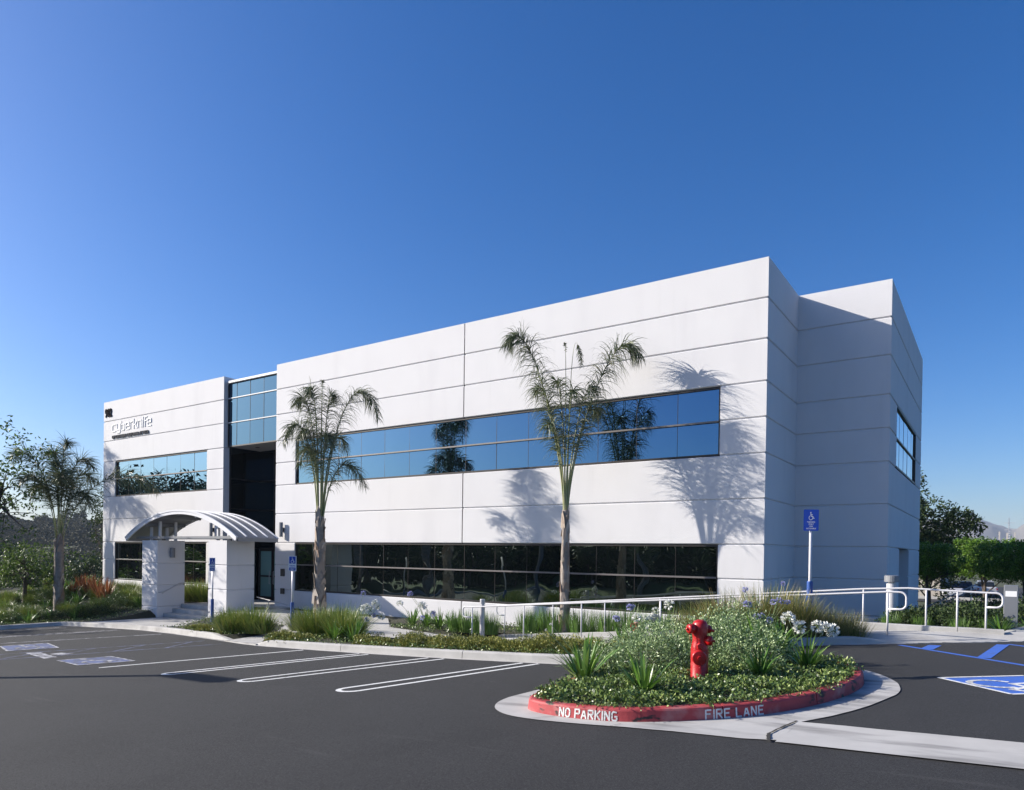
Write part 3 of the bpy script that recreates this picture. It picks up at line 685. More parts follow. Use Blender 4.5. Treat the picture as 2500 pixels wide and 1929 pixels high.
def window(O, U, Nrm, x0, x1, zb, zt, zmid, joints, gm, label, depth=.05):
    O = Vector(O)
    def P(x, d, z): q = O + U*x - Nrm*d; return Vector((q.x, q.y, z))
    def bar(mb, xa, xb, za, zb_, d0, d1):
        v = [P(x, d, z) for z in (za, zb_) for x, d in ((xa, d0), (xb, d0), (xb, d1), (xa, d1))]
        mb.add(v, [(3, 2, 1, 0), (4, 5, 6, 7), (0, 1, 5, 4), (1, 2, 6, 5), (2, 3, 7, 6), (3, 0, 4, 7)])
    fr = MB(); w_ = .055
    bar(fr, x0+.002, x1-.002, zt-w_, zt-.002, depth, .15); bar(fr, x0+.002, x1-.002, zb+.002, zb+w_, depth-.02, .15)
    bar(fr, x0+.002, x0+w_, zb+w_, zt-w_, depth, .15); bar(fr, x1-w_, x1-.002, zb+w_, zt-w_, depth, .15)
    f = fr.build('window', M['bronze'], bld); f['label'] = label
    g = MB(); d = depth+.05; segs = [x0+.02] + joints + [x1-.02]; r_ = random.Random(int(x0*10))
    for a, b in zip(segs, segs[1:]):            # each light is its own sheet, very slightly out of true
        for c0, c1 in ((zb+.02, zmid), (zmid, zt-.02)):
            t = [r_.uniform(-.004, .004) for _ in range(2)]
            g.quad(P(a, d+t[0], c0), P(b, d-t[0], c0), P(b, d-t[0]+t[1], c1), P(a, d+t[0]+t[1], c1))
    g.build('pane', gm, f)
    for j in joints: m1 = MB(); bar(m1, j-.007, j+.007, zb+w_+.001, zt-w_-.001, depth+.046, .12); m1.build('mullion', M['bronze'], f)
    m2 = MB(); bar(m2, x0+w_, x1-w_, zmid-.024, zmid+.024, depth-.02 if depth > .03 else depth+.012, .13); m2.build('transom', M['alu'], f)
    return f
J = [-18.10, -16.83, -15.53, -14.25, -12.97, -11.67, -10.30, -8.97, -7.67, -6.36, -5.09, -3.80, -2.52]
window((0, 0, 0), X, FN, -19.40, -1.25, HZ['g5'], HZ['g3'], 3.435, J, M['glass'], 'long upper window band reflecting blue sky and palms')
window((0, 0, 0), X, FN, -19.40, -1.25, HZ['g9'], HZ['g7'], -.93, J, M['glasslow'], 'long dark ground floor window band beside the ramp')
J2 = [-33.26, -32.03, -30.76, -29.52, -28.28, -27.07]
window((0, 0, 0), X, FN, -34.50, -25.87, HZ['g5'], HZ['g3'], 3.435, J2, M['glass'], 'short upper window band below the raised white letters')
window((0, 0, 0), X, FN, -34.50, -25.87, HZ['g9'], HZ['g7'], -.93, J2, M['glasslow'], 'dark ground floor window behind the canopy pillars')
window((W2, D1, 0), Y, SN, 1.66, 7.82, HZ['g5'], HZ['g3'], 3.42, [2.9, 4.13, 5.36, 6.59], M['glassside'], 'upper window on the shaded end wall', .004)
# blue glass box over the entrance
g = MB(); r_ = random.Random(5); JX = [L2+.05, -23.86, -22.86, -21.87, L1]
for a, b in zip(JX, JX[1:]):
    for c0, c1 in ((4.50, 5.53), (5.60, 6.66), (6.73, 7.39)):
        t = r_.uniform(-.003, .003); g.quad((a, .22+t, c0), (b, .22-t, c0), (b, .22-t, c1), (a, .22+t, c1))
bx = g.build('glass_box', M['glassbox'], bld)
for z0, z1, pr in ((7.39, 7.49, .10), (6.672, 6.718, .17), (5.542, 5.588, .17)): g = MB(); g.box(L2+.05, L1-.002, pr, .24, z0, z1); g.build('glazing_band', M['bandmetal'], bld)
for x_ in JX[1:-1]: g = MB(); g.box(x_-.005, x_+.005, .21, .26, 4.501, 7.385); g.build('mullion', M['bronze'], bx)
g = MB(); g.box(L2+.05, L1-.002, .19, .25, 4.44, 4.50); g.build('sill', M['bronze'], bx); g = MB(); g.box(L2+.03, L2+.10, .2, .5, 4.5, 7.38); g.build('corner_trim', M['bronze'], bx)
g = MB(); g.box(L2+.02, L1-.002, .26, 2.2, 7.3, 7.38); g.build('box_roof', M['wall'], bld)
g = MB(); g.box(L2+.002, L1-.002, .25, 1.97, 4.465, 4.60); sf = g.build('soffit', M['soffit'], bld)
for x_ in (-23.4, -22.0): g = MB(); g.lathe((x_, 1.0, 4.45), [(.10, 0), (.10, .012)], 16); g.build('downlight', M['bronze'], sf)
# recessed dark entrance glazing
g = MB()
for a, b in zip([L2+.06, -23.3, -22.0, L1], [-23.3, -22.0, L1]):
    for c0, c1 in ((-.25, 1.6), (1.6, 3.0), (3.0, 4.46)): g.quad((a, 1.93, c0), (b, 1.93, c0), (b, 1.93, c1), (a, 1.93, c1))
for c0, c1 in ((-.25, 1.6), (1.6, 3.0), (3.0, 4.46)): g.quad((L2+.06, .33, c0), (L2+.06, 1.93, c0), (L2+.06, 1.93, c1), (L2+.06, .33, c1))
g.quad((L2+.06, .33, -2.74), (L2+.06, 1.93, -2.74), (L2+.06, 1.93, -.25), (L2+.06, .33, -.25)); g.quad((-22.3, 1.93, -2.74), (L1, 1.93, -2.74), (L1, 1.93, -.25), (-22.3, 1.93, -.25))
eg = g.build('entrance_glazing', M['glassdark'], bld)
for a_ in [(x_-.03, x_+.03, 1.87, 1.96, -.24, 4.46) for x_ in (-23.3, -22.0)] + [(L2+.02, L2+.09, .30, .36, -2.74, 4.46), (-22.33, -22.27, 1.87, 1.96, -2.74, -.29)]: g = MB(); g.box(*a_); g.build('mullion', M['bronze'], eg)
for z_ in (-.25, 1.6, 3.0): g = MB(); g.box(L2+.07, L1-.002, 1.86, 1.955, z_-.035, z_+.035); g.build('transom', M['bronze'], eg); g = MB(); g.box(L2+.04, L2+.085, .37, 1.85, z_-.03, z_+.03); g.build('transom', M['bronze'], eg)
for i, (a, b) in enumerate(((-24.38, -23.38), (-23.34, -22.35))):
    g = MB(); w_ = .07
    g.box(a, a+w_, 1.86, 1.93, -2.72, -.3); g.box(b-w_, b, 1.86, 1.93, -2.72, -.3); g.box(a+w_, b-w_, 1.86, 1.93, -2.72, -2.55); g.box(a+w_, b-w_, 1.86, 1.93, -.38, -.3); g.box(a+w_, b-w_, 1.86, 1.93, -1.62, -1.54)
    d_ = g.build('door', M['bronze'], bld)
    g = MB(); g.quad((a+w_, 1.90, -2.55), (b-w_, 1.90, -2.55), (b-w_, 1.90, -1.62), (a+w_, 1.90, -1.62)); g.quad((a+w_, 1.90, -1.54), (b-w_, 1.90, -1.54), (b-w_, 1.90, -.38), (a+w_, 1.90, -.38)); g.build('door_glass', M['glassteal'], d_)
    g = MB(); hx = b-.13 if i == 0 else a+.13; g.tube([(hx, 1.84, -1.95), (hx, 1.80, -1.93), (hx, 1.80, -1.35), (hx, 1.84, -1.33)], .014, 8); g.build('door_handle', M['galv'], d_)
g = MB(); g.box(L2+.03, L1-.001, 1.97, 2.05, -3, 4.6); g.box(L1-.02, L1+.0, .6, 1.97, -3, 4.46); g.build('back_wall', M['box'], bld)
# side door in its recess
g = MB(); g.quad((W2-.95, D1+2.96, -2.7), (W2-.95, D1+5.96, -2.7), (W2-.95, D1+5.96, .0), (W2-.95, D1+2.96, .0)); g.quad((W2-.95, D1+2.9, -.012), (W2-.2, D1+2.9, -.012), (W2-.2, D1+6, -.012), (W2-.95, D1+6, -.012)); g.build('recess_wall', M['wall'], bld)
g = MB(); g.box(W2-.93, W2-.87, 7.3, 8.4, -2.4, -.25); sd = g.build('side_door', M['grey'], bld); sd['label'] = 'grey door in the recess of the end wall'

# raised lettering and number (parts of the facade)
def text_mesh(txt, size, ext, f, name, m, parent, font_sx=1.0, bold=0.0, align='LEFT'):
    cu = bpy.data.curves.new('t', 'FONT'); cu.body = txt; cu.size = size; cu.extrude = ext; cu.offset = bold; cu.align_x = align; cu.resolution_u = 3
    to = bpy.data.objects.new('t', cu); C.objects.link(to); dg = bpy.context.evaluated_depsgraph_get()
    me = bpy.data.meshes.new_from_object(to.evaluated_get(dg)); bpy.data.objects.remove(to); bpy.data.curves.remove(cu)
    mb = MB(); mb.v = [tuple(f(v.co.x*font_sx, v.co.y, v.co.z)) for v in me.vertices]; mb.f = [tuple(p.vertices) for p in me.polygons]; mb.m = [0]*len(mb.f)
    bpy.data.meshes.remove(me)
    return mb.build(name, m, parent)
text_mesh('902', .62, .02, lambda x, y, z: (-35.6+x, -.02-z, 6.88+y), 'street_number', M['letterdark'], bld, .80, .018)
CKG = {'c': [[(1, 1), (.12, 1), (0, .85), (0, .15), (.12, 0), (1, 0)]],
       'y': [[(0, 1), (0, .35), (.12, .22), (1, .22)], [(1, 1), (1, -.15), (.85, -.32), (.1, -.32)]],
       'b': [[(0, 1.35), (0, 0), (.88, 0), (1, .12), (1, .72), (.88, .85), (.2, .85)]],
       'e': [[(1, 0), (.12, 0), (0, .15), (0, .85), (.12, 1), (.88, 1), (1, .88), (1, .5), (.2, .5)]],
       'r': [[(0, 0), (0, .85), (.12, 1), (.6, 1)]],
       'k': [[(0, 0), (0, 1.35)], [(.15, .5), (.5, .5), (.95, 1)], [(.5, .5), (.95, 0)]],
       'n': [[(0, 0), (0, .85), (.12, 1), (.88, 1), (1, .85), (1, 0)]],
       'i': [[(0, 0), (0, 1)], [(0, 1.2), (0, 1.38)]],
       'f': [[(.15, 0), (.15, 1.2), (.3, 1.35), (.7, 1.35)], [(.1, .8), (.65, .8)]]}
CKW = dict(c=1, y=1, b=1, e=1, r=.6, k=.95, n=1, i=0, f=.55)
mb = MB(); x = 0; tot = sum(CKW[c] + .42 for c in 'cyberknife') - .42; sx = 3.95/tot; H_ = .36
def extr(mb, pts, wd, y0, y1):
    for a, b in zip(pts, pts[1:]):
        a_ = Vector((*a, 0)); b_ = Vector((*b, 0)); t = (b_-a_).normalized(); nn = Vector((-t.y, t.x, 0))*wd/2; e = t*wd*.42
        q = [a_-nn-e, b_-nn+e, b_+nn+e, a_+nn-e]; y0 -= .0006; v = [(p.x, y0, p.y) for p in q] + [(p.x, y1, p.y) for p in q]
        mb.add(v, [(0, 1, 2, 3), (0, 4, 5, 1), (1, 5, 6, 2), (2, 6, 7, 3), (3, 7, 4, 0)])
k = 0
for ch in 'cyberknife':
    for st in CKG[ch]: extr(mb, [(-34.80+(x+p[0])*sx, 6.02+p[1]*H_) for p in st], .05, -.024-.0004*k, -.0); k += 1
    x += CKW[ch] + .42
o = mb.build('raised_lettering', M['letterwhite'], bld)
text_mesh('OF SOUTHERN CALIFORNIA AT VISTA', .235, .02, lambda x, y, z: (-34.80+x, -.03-z, 5.63+y), 'raised_lettering', M['sub'], bld, .93, .006)

# wall-mounted things --------------------------------------------------
def sconce(loc, nrm, label, h=.62):
    t = thing('wall_lamp', label, 'wall lamp', loc, 'vertical metal wall lamps'); x, y, z = loc; n_ = Vector(nrm); s_ = Vector((n_.y, -n_.x, 0))
    def bx_(mb, a, b, c, d, z0, z1):
        v = [Vector(loc) + s_*p + n_*q for p, q in ((a, c), (b, c), (b, d), (a, d))]
        mb.add([(p.x, p.y, zz) for zz in (z+z0, z+z1) for p in v], [(3, 2, 1, 0), (4, 5, 6, 7), (0, 1, 5, 4), (1, 2, 6, 5), (2, 3, 7, 6), (3, 0, 4, 7)])
    m_ = MB(); bx_(m_, -.06, .06, .0, .09, -.09, .09); m_.build('bracket', M['bronze'], t)
    m_ = MB(); vs = []
    for i in range(9):
        a = math.pi*i/8; p = Vector(loc) + s_*(-.11*math.cos(a)) + n_*(.10+.09*math.sin(a))
        vs += [(p.x, p.y, z-h/2), (p.x, p.y, z+h/2)]
    m_.add(vs, [(2*i, 2*i+2, 2*i+3, 2*i+1) for i in range(8)] + [tuple(range(0, 18, 2)), tuple(range(17, 0, -2)), (0, 1, 17, 16)]); m_.build('shade', M['grey'], t)
sconce((-20.15, 0, .56), (0, -1, 0), 'grey half round wall lamp on the main facade just right of the canopy roof')
sconce((-25.30, 0, .60), (0, -1, 0), 'wall lamp on the left facade seen under the canopy arch')
sconce((-24.50, -2.50, -.50), (1, 0, 0), 'small grey wall lamp on the shaded side of the left canopy pillar', .42)
for z_, h_, lb in ((-1.28, .32, 'larger black entry panel on the wall beside the entrance'), (-2.08, .24, 'smaller black box low on the wall below the entry panel')):
    g = MB(); g.bbox(-20.26, -20.02, -.05, 0, z_-h_/2, z_+h_/2, .008); o = g.build('wall_box', M['box'], None, (-20.14, 0, z_)); tag(o, lb, 'wall box', 'black boxes beside the entrance')

# ================================================================ CANOPY
cn = thing('entrance_canopy', 'arched metal entrance canopy on two white grooved pillars', 'canopy', (-22.5, -2.5, -3.2))
CX, HALF, ZE, ZP = -22.575, 4.075, .13, 1.24
def arc(t, dz=0, hw=HALF):
    # circular arc through eaves and peak
    rise = ZP-ZE; Rr = (HALF**2 + rise**2)/(2*rise); a = math.asin(HALF/Rr)*(2*t-1); k = (Rr+dz)/Rr
    return CX + Rr*k*math.sin(a), ZP - Rr + Rr*k*math.cos(a)
YF, YB = -3.39, -1.49
def arch_slab(mb, y0, y1, d0, d1, n=40, t0=0, t1=1):
    vs = []
    for i in range(n+1):
        t = lerp(t0, t1, i/n)
        for dz in (d0, d1):
            x_, z_ = arc(t, dz); vs += [(x_, y0, z_), (x_, y1, z_)]
    fs = []
    for i in range(n): a = 4*i; fs += [(a+2, a+3, a+7, a+6), (a, a+4, a+5, a+1), (a, a+2, a+6, a+4), (a+1, a+5, a+7, a+3)]
    fs += [(0, 1, 3, 2), (4*n, 4*n+2, 4*n+3, 4*n+1)]
    mb.add(vs, fs)
mb = MB(); arch_slab(mb, YF+.05, YB-.05, -.05, 0); rf = mb.build('roof', M['roofmetal'], cn)
for y_, wd_ in ((YF+.48, .025), (YF+.95, .025), (YF+1.42, .025)):
    mb = MB(); arch_slab(mb, y_-wd_, y_+wd_, .001, .05, t0=.004, t1=.992); mb.build('standing_seam', M['rimmetal'], rf)
for y0, y1 in ((YF, YF+.06), (YB-.06, YB)):
    mb = MB(); arch_slab(mb, y0, y1, -.14, .03); mb.build('rim_beam', M['rimmetal'], cn)
mb = MB(); arch_slab(mb, YF-.02, YF-.001, -.02, .045); mb.build('rim_trim', M['rimmetal'], cn)
for sx_ in (0, 1):
    x_, z_ = arc(sx_); mb = MB(); s_ = -1 if sx_ == 0 else 1
    mb.box(min(x_, x_+s_*.05), max(x_, x_+s_*.05), YF+.062, YB-.062, z_-.14, z_+.01); mb.build('eave_fascia', M['roofmetal'], cn)
for t in (.2, .35, .5, .65, .8):
    mb = MB(); x_, z_ = arc(t, -.06); mb.box(x_-.04, x_+.04, YF+.06, YB-.06, z_-.14, z_+.0); mb.build('purlin', M['grey'], cn)
for y_ in (-3.08, -1.93): mb = MB(); mb.box(-26.3, -18.85, y_, y_+.1, .10, .20); mb.build('tie_beam', M['grey'], cn)
HP = dict(t=.03, g1=-.94, g2=-1.90, g3=-2.83, bot=-3.7)
for px_ in (-24.50, -19.50):
    x0_, x1_, y0_, y1_ = px_-1.22, px_, -3.12, -1.88
    p = facade('pillar', (x0_, y0_, 0), X, FN, [(0, 1.22, [('t', 'bot')], 1, 1, 0, 0)], parent=cn, rows=['t', 'g1', 'g2', 'g3', 'bot'], hz=HP)
    facade('pillar_side', (x1_, y0_, 0), Y, SN, [(0, 1.24, [('t', 'bot')], 1, 1, 0, 0)], parent=p, rows=['t', 'g1', 'g2', 'g3', 'bot'], hz=HP)
    g = MB(); g.quad((x0_, y0_, .03), (x1_, y0_, .03), (x1_, y1_, .03), (x0_, y1_, .03)); g.quad((x0_, y0_, -3.7), (x0_, y1_, -3.7), (x0_, y1_, .03), (x0_, y0_, .03)); g.quad((x0_, y1_, -3.7), (x1_, y1_, -3.7), (x1_, y1_, .03), (x0_, y1_, .03)); g.build('pillar_back', M['wall'], p)
    for dx in (.25, .95):
        for yy in (-2.85, -2.15):
            xx = x0_+dx; t = (xx-(CX-HALF))/(2*HALF); g = MB(); zt = ZP - ((xx-CX)/HALF)**2*(ZP-ZE) - .06
            g.bbox(xx-.05, xx+.05, yy-.05, yy+.05, .03, zt, .008); g.build('post', M['rimmetal'], cn)
# stair rail on pillar
hr = thing('handrail', 'thin grey handrail fixed to the shaded side of the left pillar', 'handrail', (-24.45, -2.5, -2.2))
g = MB(); g.tube([(-24.42, -3.1, -2.20), (-24.42, -2.85, -2.19), (-24.42, -2.15, -1.83), (-24.42, -1.9, -1.82)], .017, 8); g.build('bar', M['galv'], hr, smooth=True)
for y_, z_ in ((-2.9, -2.2), (-2.1, -1.83)): g = MB(); g.tube([(-24.5, y_, z_-.05), (-24.42, y_, z_-.04), (-24.42, y_, z_)], .01, 6); g.build('bracket', M['galv'], hr)
hr = thing('handrail', 'sloping grey handrail in front of the entrance doors', 'handrail', (-20.6, -1.2, -2.7))
A_ = at(628, 1458, 'y', -1.2); B_ = at(716, 1481, 'y', -1.2); g = MB(); g.tube([A_, B_], .022, 8); g.build('bar', M['galv'], hr, smooth=True)
for t in (.32, .95): p = A_.lerp(B_, t); g = MB(); g.tube([p, (p.x, p.y, -2.75)], .02, 8); g.build('post', M['galv'], hr)

# ================================================================ RAMP
mb = MB()
def rampbox(y0, y1, x0, x1, ztop, zbot, n=24):
    vs = []
    for i in range(n+1):
        x_ = lerp(x0, x1, i/n)
        vs += [(x_, y0, zbot(x_)), (x_, y0, ztop(x_)-.01), (x_, y0+.012, ztop(x_)), (x_, y1-.012, ztop(x_)), (x_, y1, ztop(x_)-.01), (x_, y1, zbot(x_))]
    fs = [(6*i+k, 6*i+6+k, 6*i+7+k, 6*i+1+k) for i in range(n) for k in range(5)] + [(5, 4, 3, 2, 1, 0), tuple(6*n+k for k in range(6))]
    mb.add(vs, fs)
low = lambda x: -4.0
AY, BY = -3.35, -2.05
rampbox(AY-.09, AY+.09, -7.9, -3.79, lambda x: ramp_curb(x), low); rampbox(AY-.09, AY+.09, -3.78, .2, lambda x: ramp_curb(x), low); rampbox(AY-.09, AY+.09, .21, 2.3, lambda x: ramp_curb(x), low)
rampbox(BY-.09, BY+.09, -7.2, -4.4, lambda x: ramp_curb(x)+.01, low); rampbox(BY-.09, BY+.09, -4.39, -1.8, lambda x: ramp_curb(x)+.01, low); rampbox(BY-.09, BY+.09, -1.79, 2.55, lambda x: ramp_curb(x)+.01, low)
rampbox(BY-.09, BY+.09, 2.56, 4.5, lambda x: -1.74, low); rampbox(BY-.09, BY+.09, 4.51, 5.3, lambda x: -1.73, low)
struct(mb.build('ramp_curb', M['conc']))
mb = MB(); rampbox(AY+.09, BY-.09, -8.2, 2.9, lambda x: ramp_curb(x)-.15, low); struct(mb.build('ramp', M['conc']))
def railing(name, label, y, top, posts, la, lb, rr=.021):
    t = thing(name, label, 'railing', (posts[0][0], y, posts[0][1]), 'white pipe railings of the ramp')
    g = MB(); path = [(x_, y, z_) for x_, z_ in la + top + lb]
    g.tube(path, rr, 10); g.build('handrail', M['rail'], t, smooth=True)
    for x_, z0, z1 in posts:
        g = MB(); g.tube([(x_, y, z0-.12), (x_, y, z1)], .0185, 10); g.build('post', M['rail'], t, smooth=True)
    return t
def loop(x0, ztop, xe, zlow, s):
    """rounded return: from the rail at (x0,ztop) out to xe and back at zlow"""
    r = .11; pts = [(x0, ztop)]
    for a in range(0, 91, 18): pts.append((xe - s*r + s*r*math.sin(R(a)), ztop - r + r*math.cos(R(a))))
    for a in range(0, 91, 18): pts.append((xe - s*r + s*r*math.cos(R(a)), zlow + r - r*math.sin(R(a))))
    pts.append((x0, zlow)); return pts
rz = lambda x: -1.88 + .0834*(x + 7.27)
pa = [-7.26, -5.48, -3.69, -1.52, .9, 3.35]
la = loop(-7.26, rz(-7.26), -7.60, -2.18, -1)[::-1]; lb = loop(3.35, rz(3.35), 3.68, -1.34, 1)
railing('ramp_railing', 'near white pipe railing along the kerb side of the ramp', AY, [(x_, rz(x_)) for x_ in pa], [(x_, ramp_curb(x_), rz(x_)) for x_ in pa], la[:-1], lb[1:])
rzb = lambda x: -1.885 + .0902*(x + 7.03)
pb = [-7.03, -5.34, -3.68, -2.08, -.45, 1.1, 2.72]
topb = [(x_, rzb(x_)) for x_ in pb[:-1]] + [(2.72, -1.005), (3.58, -.955), (4.5, -.985), (4.99, -.995)]
la = loop(-7.03, rzb(-7.03), -7.33, -2.19, -1)[::-1]; lb = loop(4.99, -.995, 5.27, -1.29, 1)
railing('ramp_railing', 'far white pipe railing along the planted side of the ramp', BY, topb, [(x_, ramp_curb(x_), rzb(x_)) for x_ in pb[:-1]] + [(2.72, -1.74, -1.005), (3.93, -1.74, -.965), (4.49, -1.74, -.985), (4.99, -1.73, -.995)], la[:-1], lb[1:])
# stair rail beyond the ramp, by the building corner
hr = thing('stair_railing', 'thin railing rising to the right behind the ramp railing by the building corner', 'railing', (3.6, 4, -2.3))
g = MB(); A_ = atd(2222, 1500, 24); B_ = atd(2380, 1428, 21); 
for dz in (0, -.12): g.tube([A_ + Vector((0, 0, dz)), B_ + Vector((0, 0, dz))], .02, 6)
g.build('handrail', M['galv'], hr)
for t in (.05, .5, .95): p = A_.lerp(B_, t); g = MB(); g.tube([p, p - Vector((0, 0, .95))], .018, 6); g.build('post', M['galv'], hr)

# ================================================================ SIGNS, BOLLARDS, HYDRANT
def plate_f(c, fwd, w, h):
    s_ = Vector((-fwd.y, fwd.x, 0))
    return lambda x, y, d=0: Vector(c) + s_*((x-.5)*w) + Vector((0, 0, (y-.5)*h)) + fwd*(.004+d)
def rrect(mb, f, x0, x1, y0, y1, r, d, asp, n=5):
    """rounded rectangle in plate coords, asp = w/h"""
    pts = []
    for cx, cy, a0 in ((x1-r, y1-r*asp, 0), (x0+r, y1-r*asp, 90), (x0+r, y0+r*asp, 180), (x1-r, y0+r*asp, 270)):
        for i in range(n+1): a = R(a0+90*i/n); pts.append(f(cx+r*math.cos(a), cy+r*asp*math.sin(a), d))
    mb.add(pts, [tuple(range(len(pts)))]); return pts
def sign(base, ztop, pw, ph, fwd, label, style, sleeve_h, postr=.03):
    t = thing('parking_sign', label, 'sign', base, 'accessible parking signs'); b = Vector(base); fwd = Vector(fwd).normalized()
    pc = Vector((b.x, b.y, ztop-ph/2)) + fwd*(postr+.006)
    g = MB(); g.tube([b + Vector((0, 0, -.1)), (b.x, b.y, ztop-.04)], postr, 14); g.build('post', M['galv'] if style == 1 else M['rail'], t, smooth=True)
    if sleeve_h: g = MB(); r_ = postr*2.1; g.lathe(b, [(r_, -.1), (r_, sleeve_h-.02), (r_*.93, sleeve_h)], 18); g.build('sleeve', M['sleeve'], t, smooth=False)
    f = plate_f(pc, fwd, pw, ph); asp = pw/ph
    g = MB(); front = rrect(g, f, 0, 1, 0, 1, .07, 0, asp); back_ = [p - fwd*.004 for p in front]; n = len(front)
    g.add(front + back_, [tuple(range(2*n-1, n-1, -1))] + [(i, n+i, n+(i+1) % n, (i+1) % n) for i in range(n)])
    pl = g.build('sign_plate', M['signwhite'] if style == 1 else M['signblue'], t)
    if style == 1:
        g = MB(); rrect(g, f, .09, .91, .50, .96, .04, .0015, asp); rrect(g, f, .09, .91, .05, .25, .04, .0015, asp); g.build('panel', M['signblue'], pl)
        g = MB(); isa(g, lambda x, y, d: f(.24+x*.56, .52+y*.37, .003+d), .10); g.build('symbol', M['signwhite'], pl)
        for txt, y_, m_, hh in (('PARKING', .305, M['signblue'], .12), ('ONLY', .085, M['signwhite'], .135)):
            text_mesh(txt, 1, 0, lambda x, y, z, y_=y_, hh=hh: f(.5+x*hh*1.02/asp*.72, y_+y*hh*1.3, .003), 'lettering', m_, pl, 1, .02, 'CENTER')
    else:
        g = MB(); isa(g, lambda x, y, d: f(.28+x*.46, .50+y*.36, .002+d), .075); g.build('symbol', M['signwhite'], pl)
        for txt, y_, k_ in (('PARKING', .38, .95), ('ONLY', .28, .95), ('VAN', .18, .9), ('ACCESSIBLE', .075, .92)):
            text_mesh(txt, 1, 0, lambda x, y, z, y_=y_, k_=k_: f(.5+x*.088*k_/asp, y_+y*.088, .002), 'lettering', M['signwhite'], pl, 1, .01, 'CENTER')
    return t
toC = lambda p: Vector((CP.x-p[0], CP.y-p[1], 0))
b = G(1975, 1545, .14); sign(b, b.z + (1545-1242)*15.2/1723.5, .305, .46, (.30, -.95, 0), 'tall blue van accessible parking sign in the right hand planter', 0, (1545-1418)*15.2/1723.5)
b = G(713, 1532, .15); sign(b, b.z + (1532-1357)*21.6/1723.5, .235, .47, (.62, -.78, 0), 'blue and white parking only sign in front of the palm left of the window band', 1, (1532-1470)*21.6/1723.5, .026)
b = G(518, 1520, .15); sign(b, b.z + (1520-1361)*24.9/1723.5, .20, .48, (.62, -.78, 0), 'blue and white parking only sign in front of the right canopy pillar', 1, (1520-1462)*24.9/1723.5, .026)
def bollard(base, h, r, label, kind):
    t = thing('path_light', label, 'bollard light', base, 'bollard path lights'); g = MB()
    if kind == 'square':
        x, y, z = base; g.bbox(x-.14, x+.14, y-.14, y+.14, z-.1, z+h, .01); g.build('body', M['grey'], t)
        g = MB(); g.box(x-.11, x+.11, y-.145, y-.142, z+h*.72, z+h*.86); g.box(x+.142, x+.145, y-.11, y+.11, z+h*.72, z+h*.86); g.build('lens', M['signwhite'], t)
    else:
        g.lathe(base, [(r, -.1), (r, h*.78), (r, h*.84)], 20); g.build('body', M['rail'] if kind == 'cap' else M['galv'], t, smooth=False)
        g = MB(); rr = r*(1.45 if kind == 'cap' else 1.02); g.lathe(Vector(base), [(r*.7, h*.84), (r*.7, h*.87)], 14); g.build('lens', M['signwhite'], t)
        g = MB(); g.lathe(Vector(base), [(rr*.98, h*.87), (rr, h*.875), (rr, h*.99), (rr*.9, h)], 20); g.build('cap', M['galv'] if kind != 'cap' else M['roofmetal'], t)
b = at(1177, 1551, 'y', -3.05); b.z = -2.72; bollard(b, 1.06, .075, 'grey round bollard light beside the lower end of the ramp', 'round')
b = at(2175, 1520, 'y', .4); b.z = -2.0; bollard(b, at(2175, 1405, 'y', .4).z + 2.0, .115, 'thick pale bollard light with a grey cap by the end wall', 'cap')
b = at(2467, 1515, 'y', .9); b.z = -1.85; bollard(b, at(2467, 1429, 'y', .9).z + 1.85, .14, 'square grey bollard light at the right edge near the clipped trees', 'square')

# hydrant
HB = G(1707, 1662, .16)
hy = thing('fire_hydrant', 'bright red fire hydrant with two upper outlets and a large lower cap', 'fire hydrant', HB)
r_, = (.098,)
rd = FW.copy(); rd.z = 0; rd.normalize(); rtv = Vector((-rd.y, rd.x, 0))*-1
def hp(a, f, z): return HB + rtv*a + (-rd)*f + Vector((0, 0, z))
g = MB(); g.lathe(HB, [(0.135, -.15), (0.135, .03), (0.122, .05), (0.122, .44), (0.117, .49), (0.103, .54), (0.099, .60), (0.106, .66), (0.110, .73), (0.106, .79), (0.086, .835), (0.045, .857), (0.018, .86)], 32)
g.build('body', M['hyd'], hy, smooth=True)
def outlet(c, d, r, l, name):
    d = Vector(d).normalized(); m_ = MB(); m_.lathe(c, [(r*.95, 0), (r*.95, l*.35), (r*1.18, l*.36), (r*1.18, l*.82), (r*1.05, l*.95), (r*.5, l), ], 24, d); o = m_.build(name, M['hyd'], hy, smooth=True)
    m_ = MB(); m_.lathe(Vector(c) + d*l*.98, [(r*.32, 0), (r*.32, r*.55), (r*.2, r*.6)], 5, d); m_.build('nut', M['hyd'], o)
    return o
outlet(hp(-.05, .03, .735), (-rtv*.93 + -rd*.30), .058, .145, 'outlet_cap')
outlet(hp(.05, .05, .575), (rtv*.86 + -rd*.42), .058, .115, 'outlet_cap')
outlet(hp(.04, -.04, .72), (rtv*.95 + rd*.2), .05, .13, 'outlet_cap')
m_ = MB(); m_.tube([hp(.10, 0, .735), hp(.15, 0, .715), hp(.20, .01, .705)], [.035, .018, .02], 8); m_.build('operating_stem', M['hyd'], hy, smooth=True)
big = outlet(hp(-.035, .10, .345), (-rd*.97 - rtv*.16), .088, .09, 'pumper_cap')
m_ = MB(); m_.lathe(hp(-.05, .19, .345), [(.094, -.012), (.097, 0), (.092, .012), (.03, .016), (.028, .05)], 28, (-rd*.97 - rtv*.16)); m_.build('cap_flange', M['hyd'], big, smooth=False)
m_ = MB(); m_.lathe(hp(-.03, .08, .50), [(.045, 0), (.05, .03), (.045, .07), (.02, .075)], 6, (-rd)); m_.build('valve_boss', M['hyd'], hy)
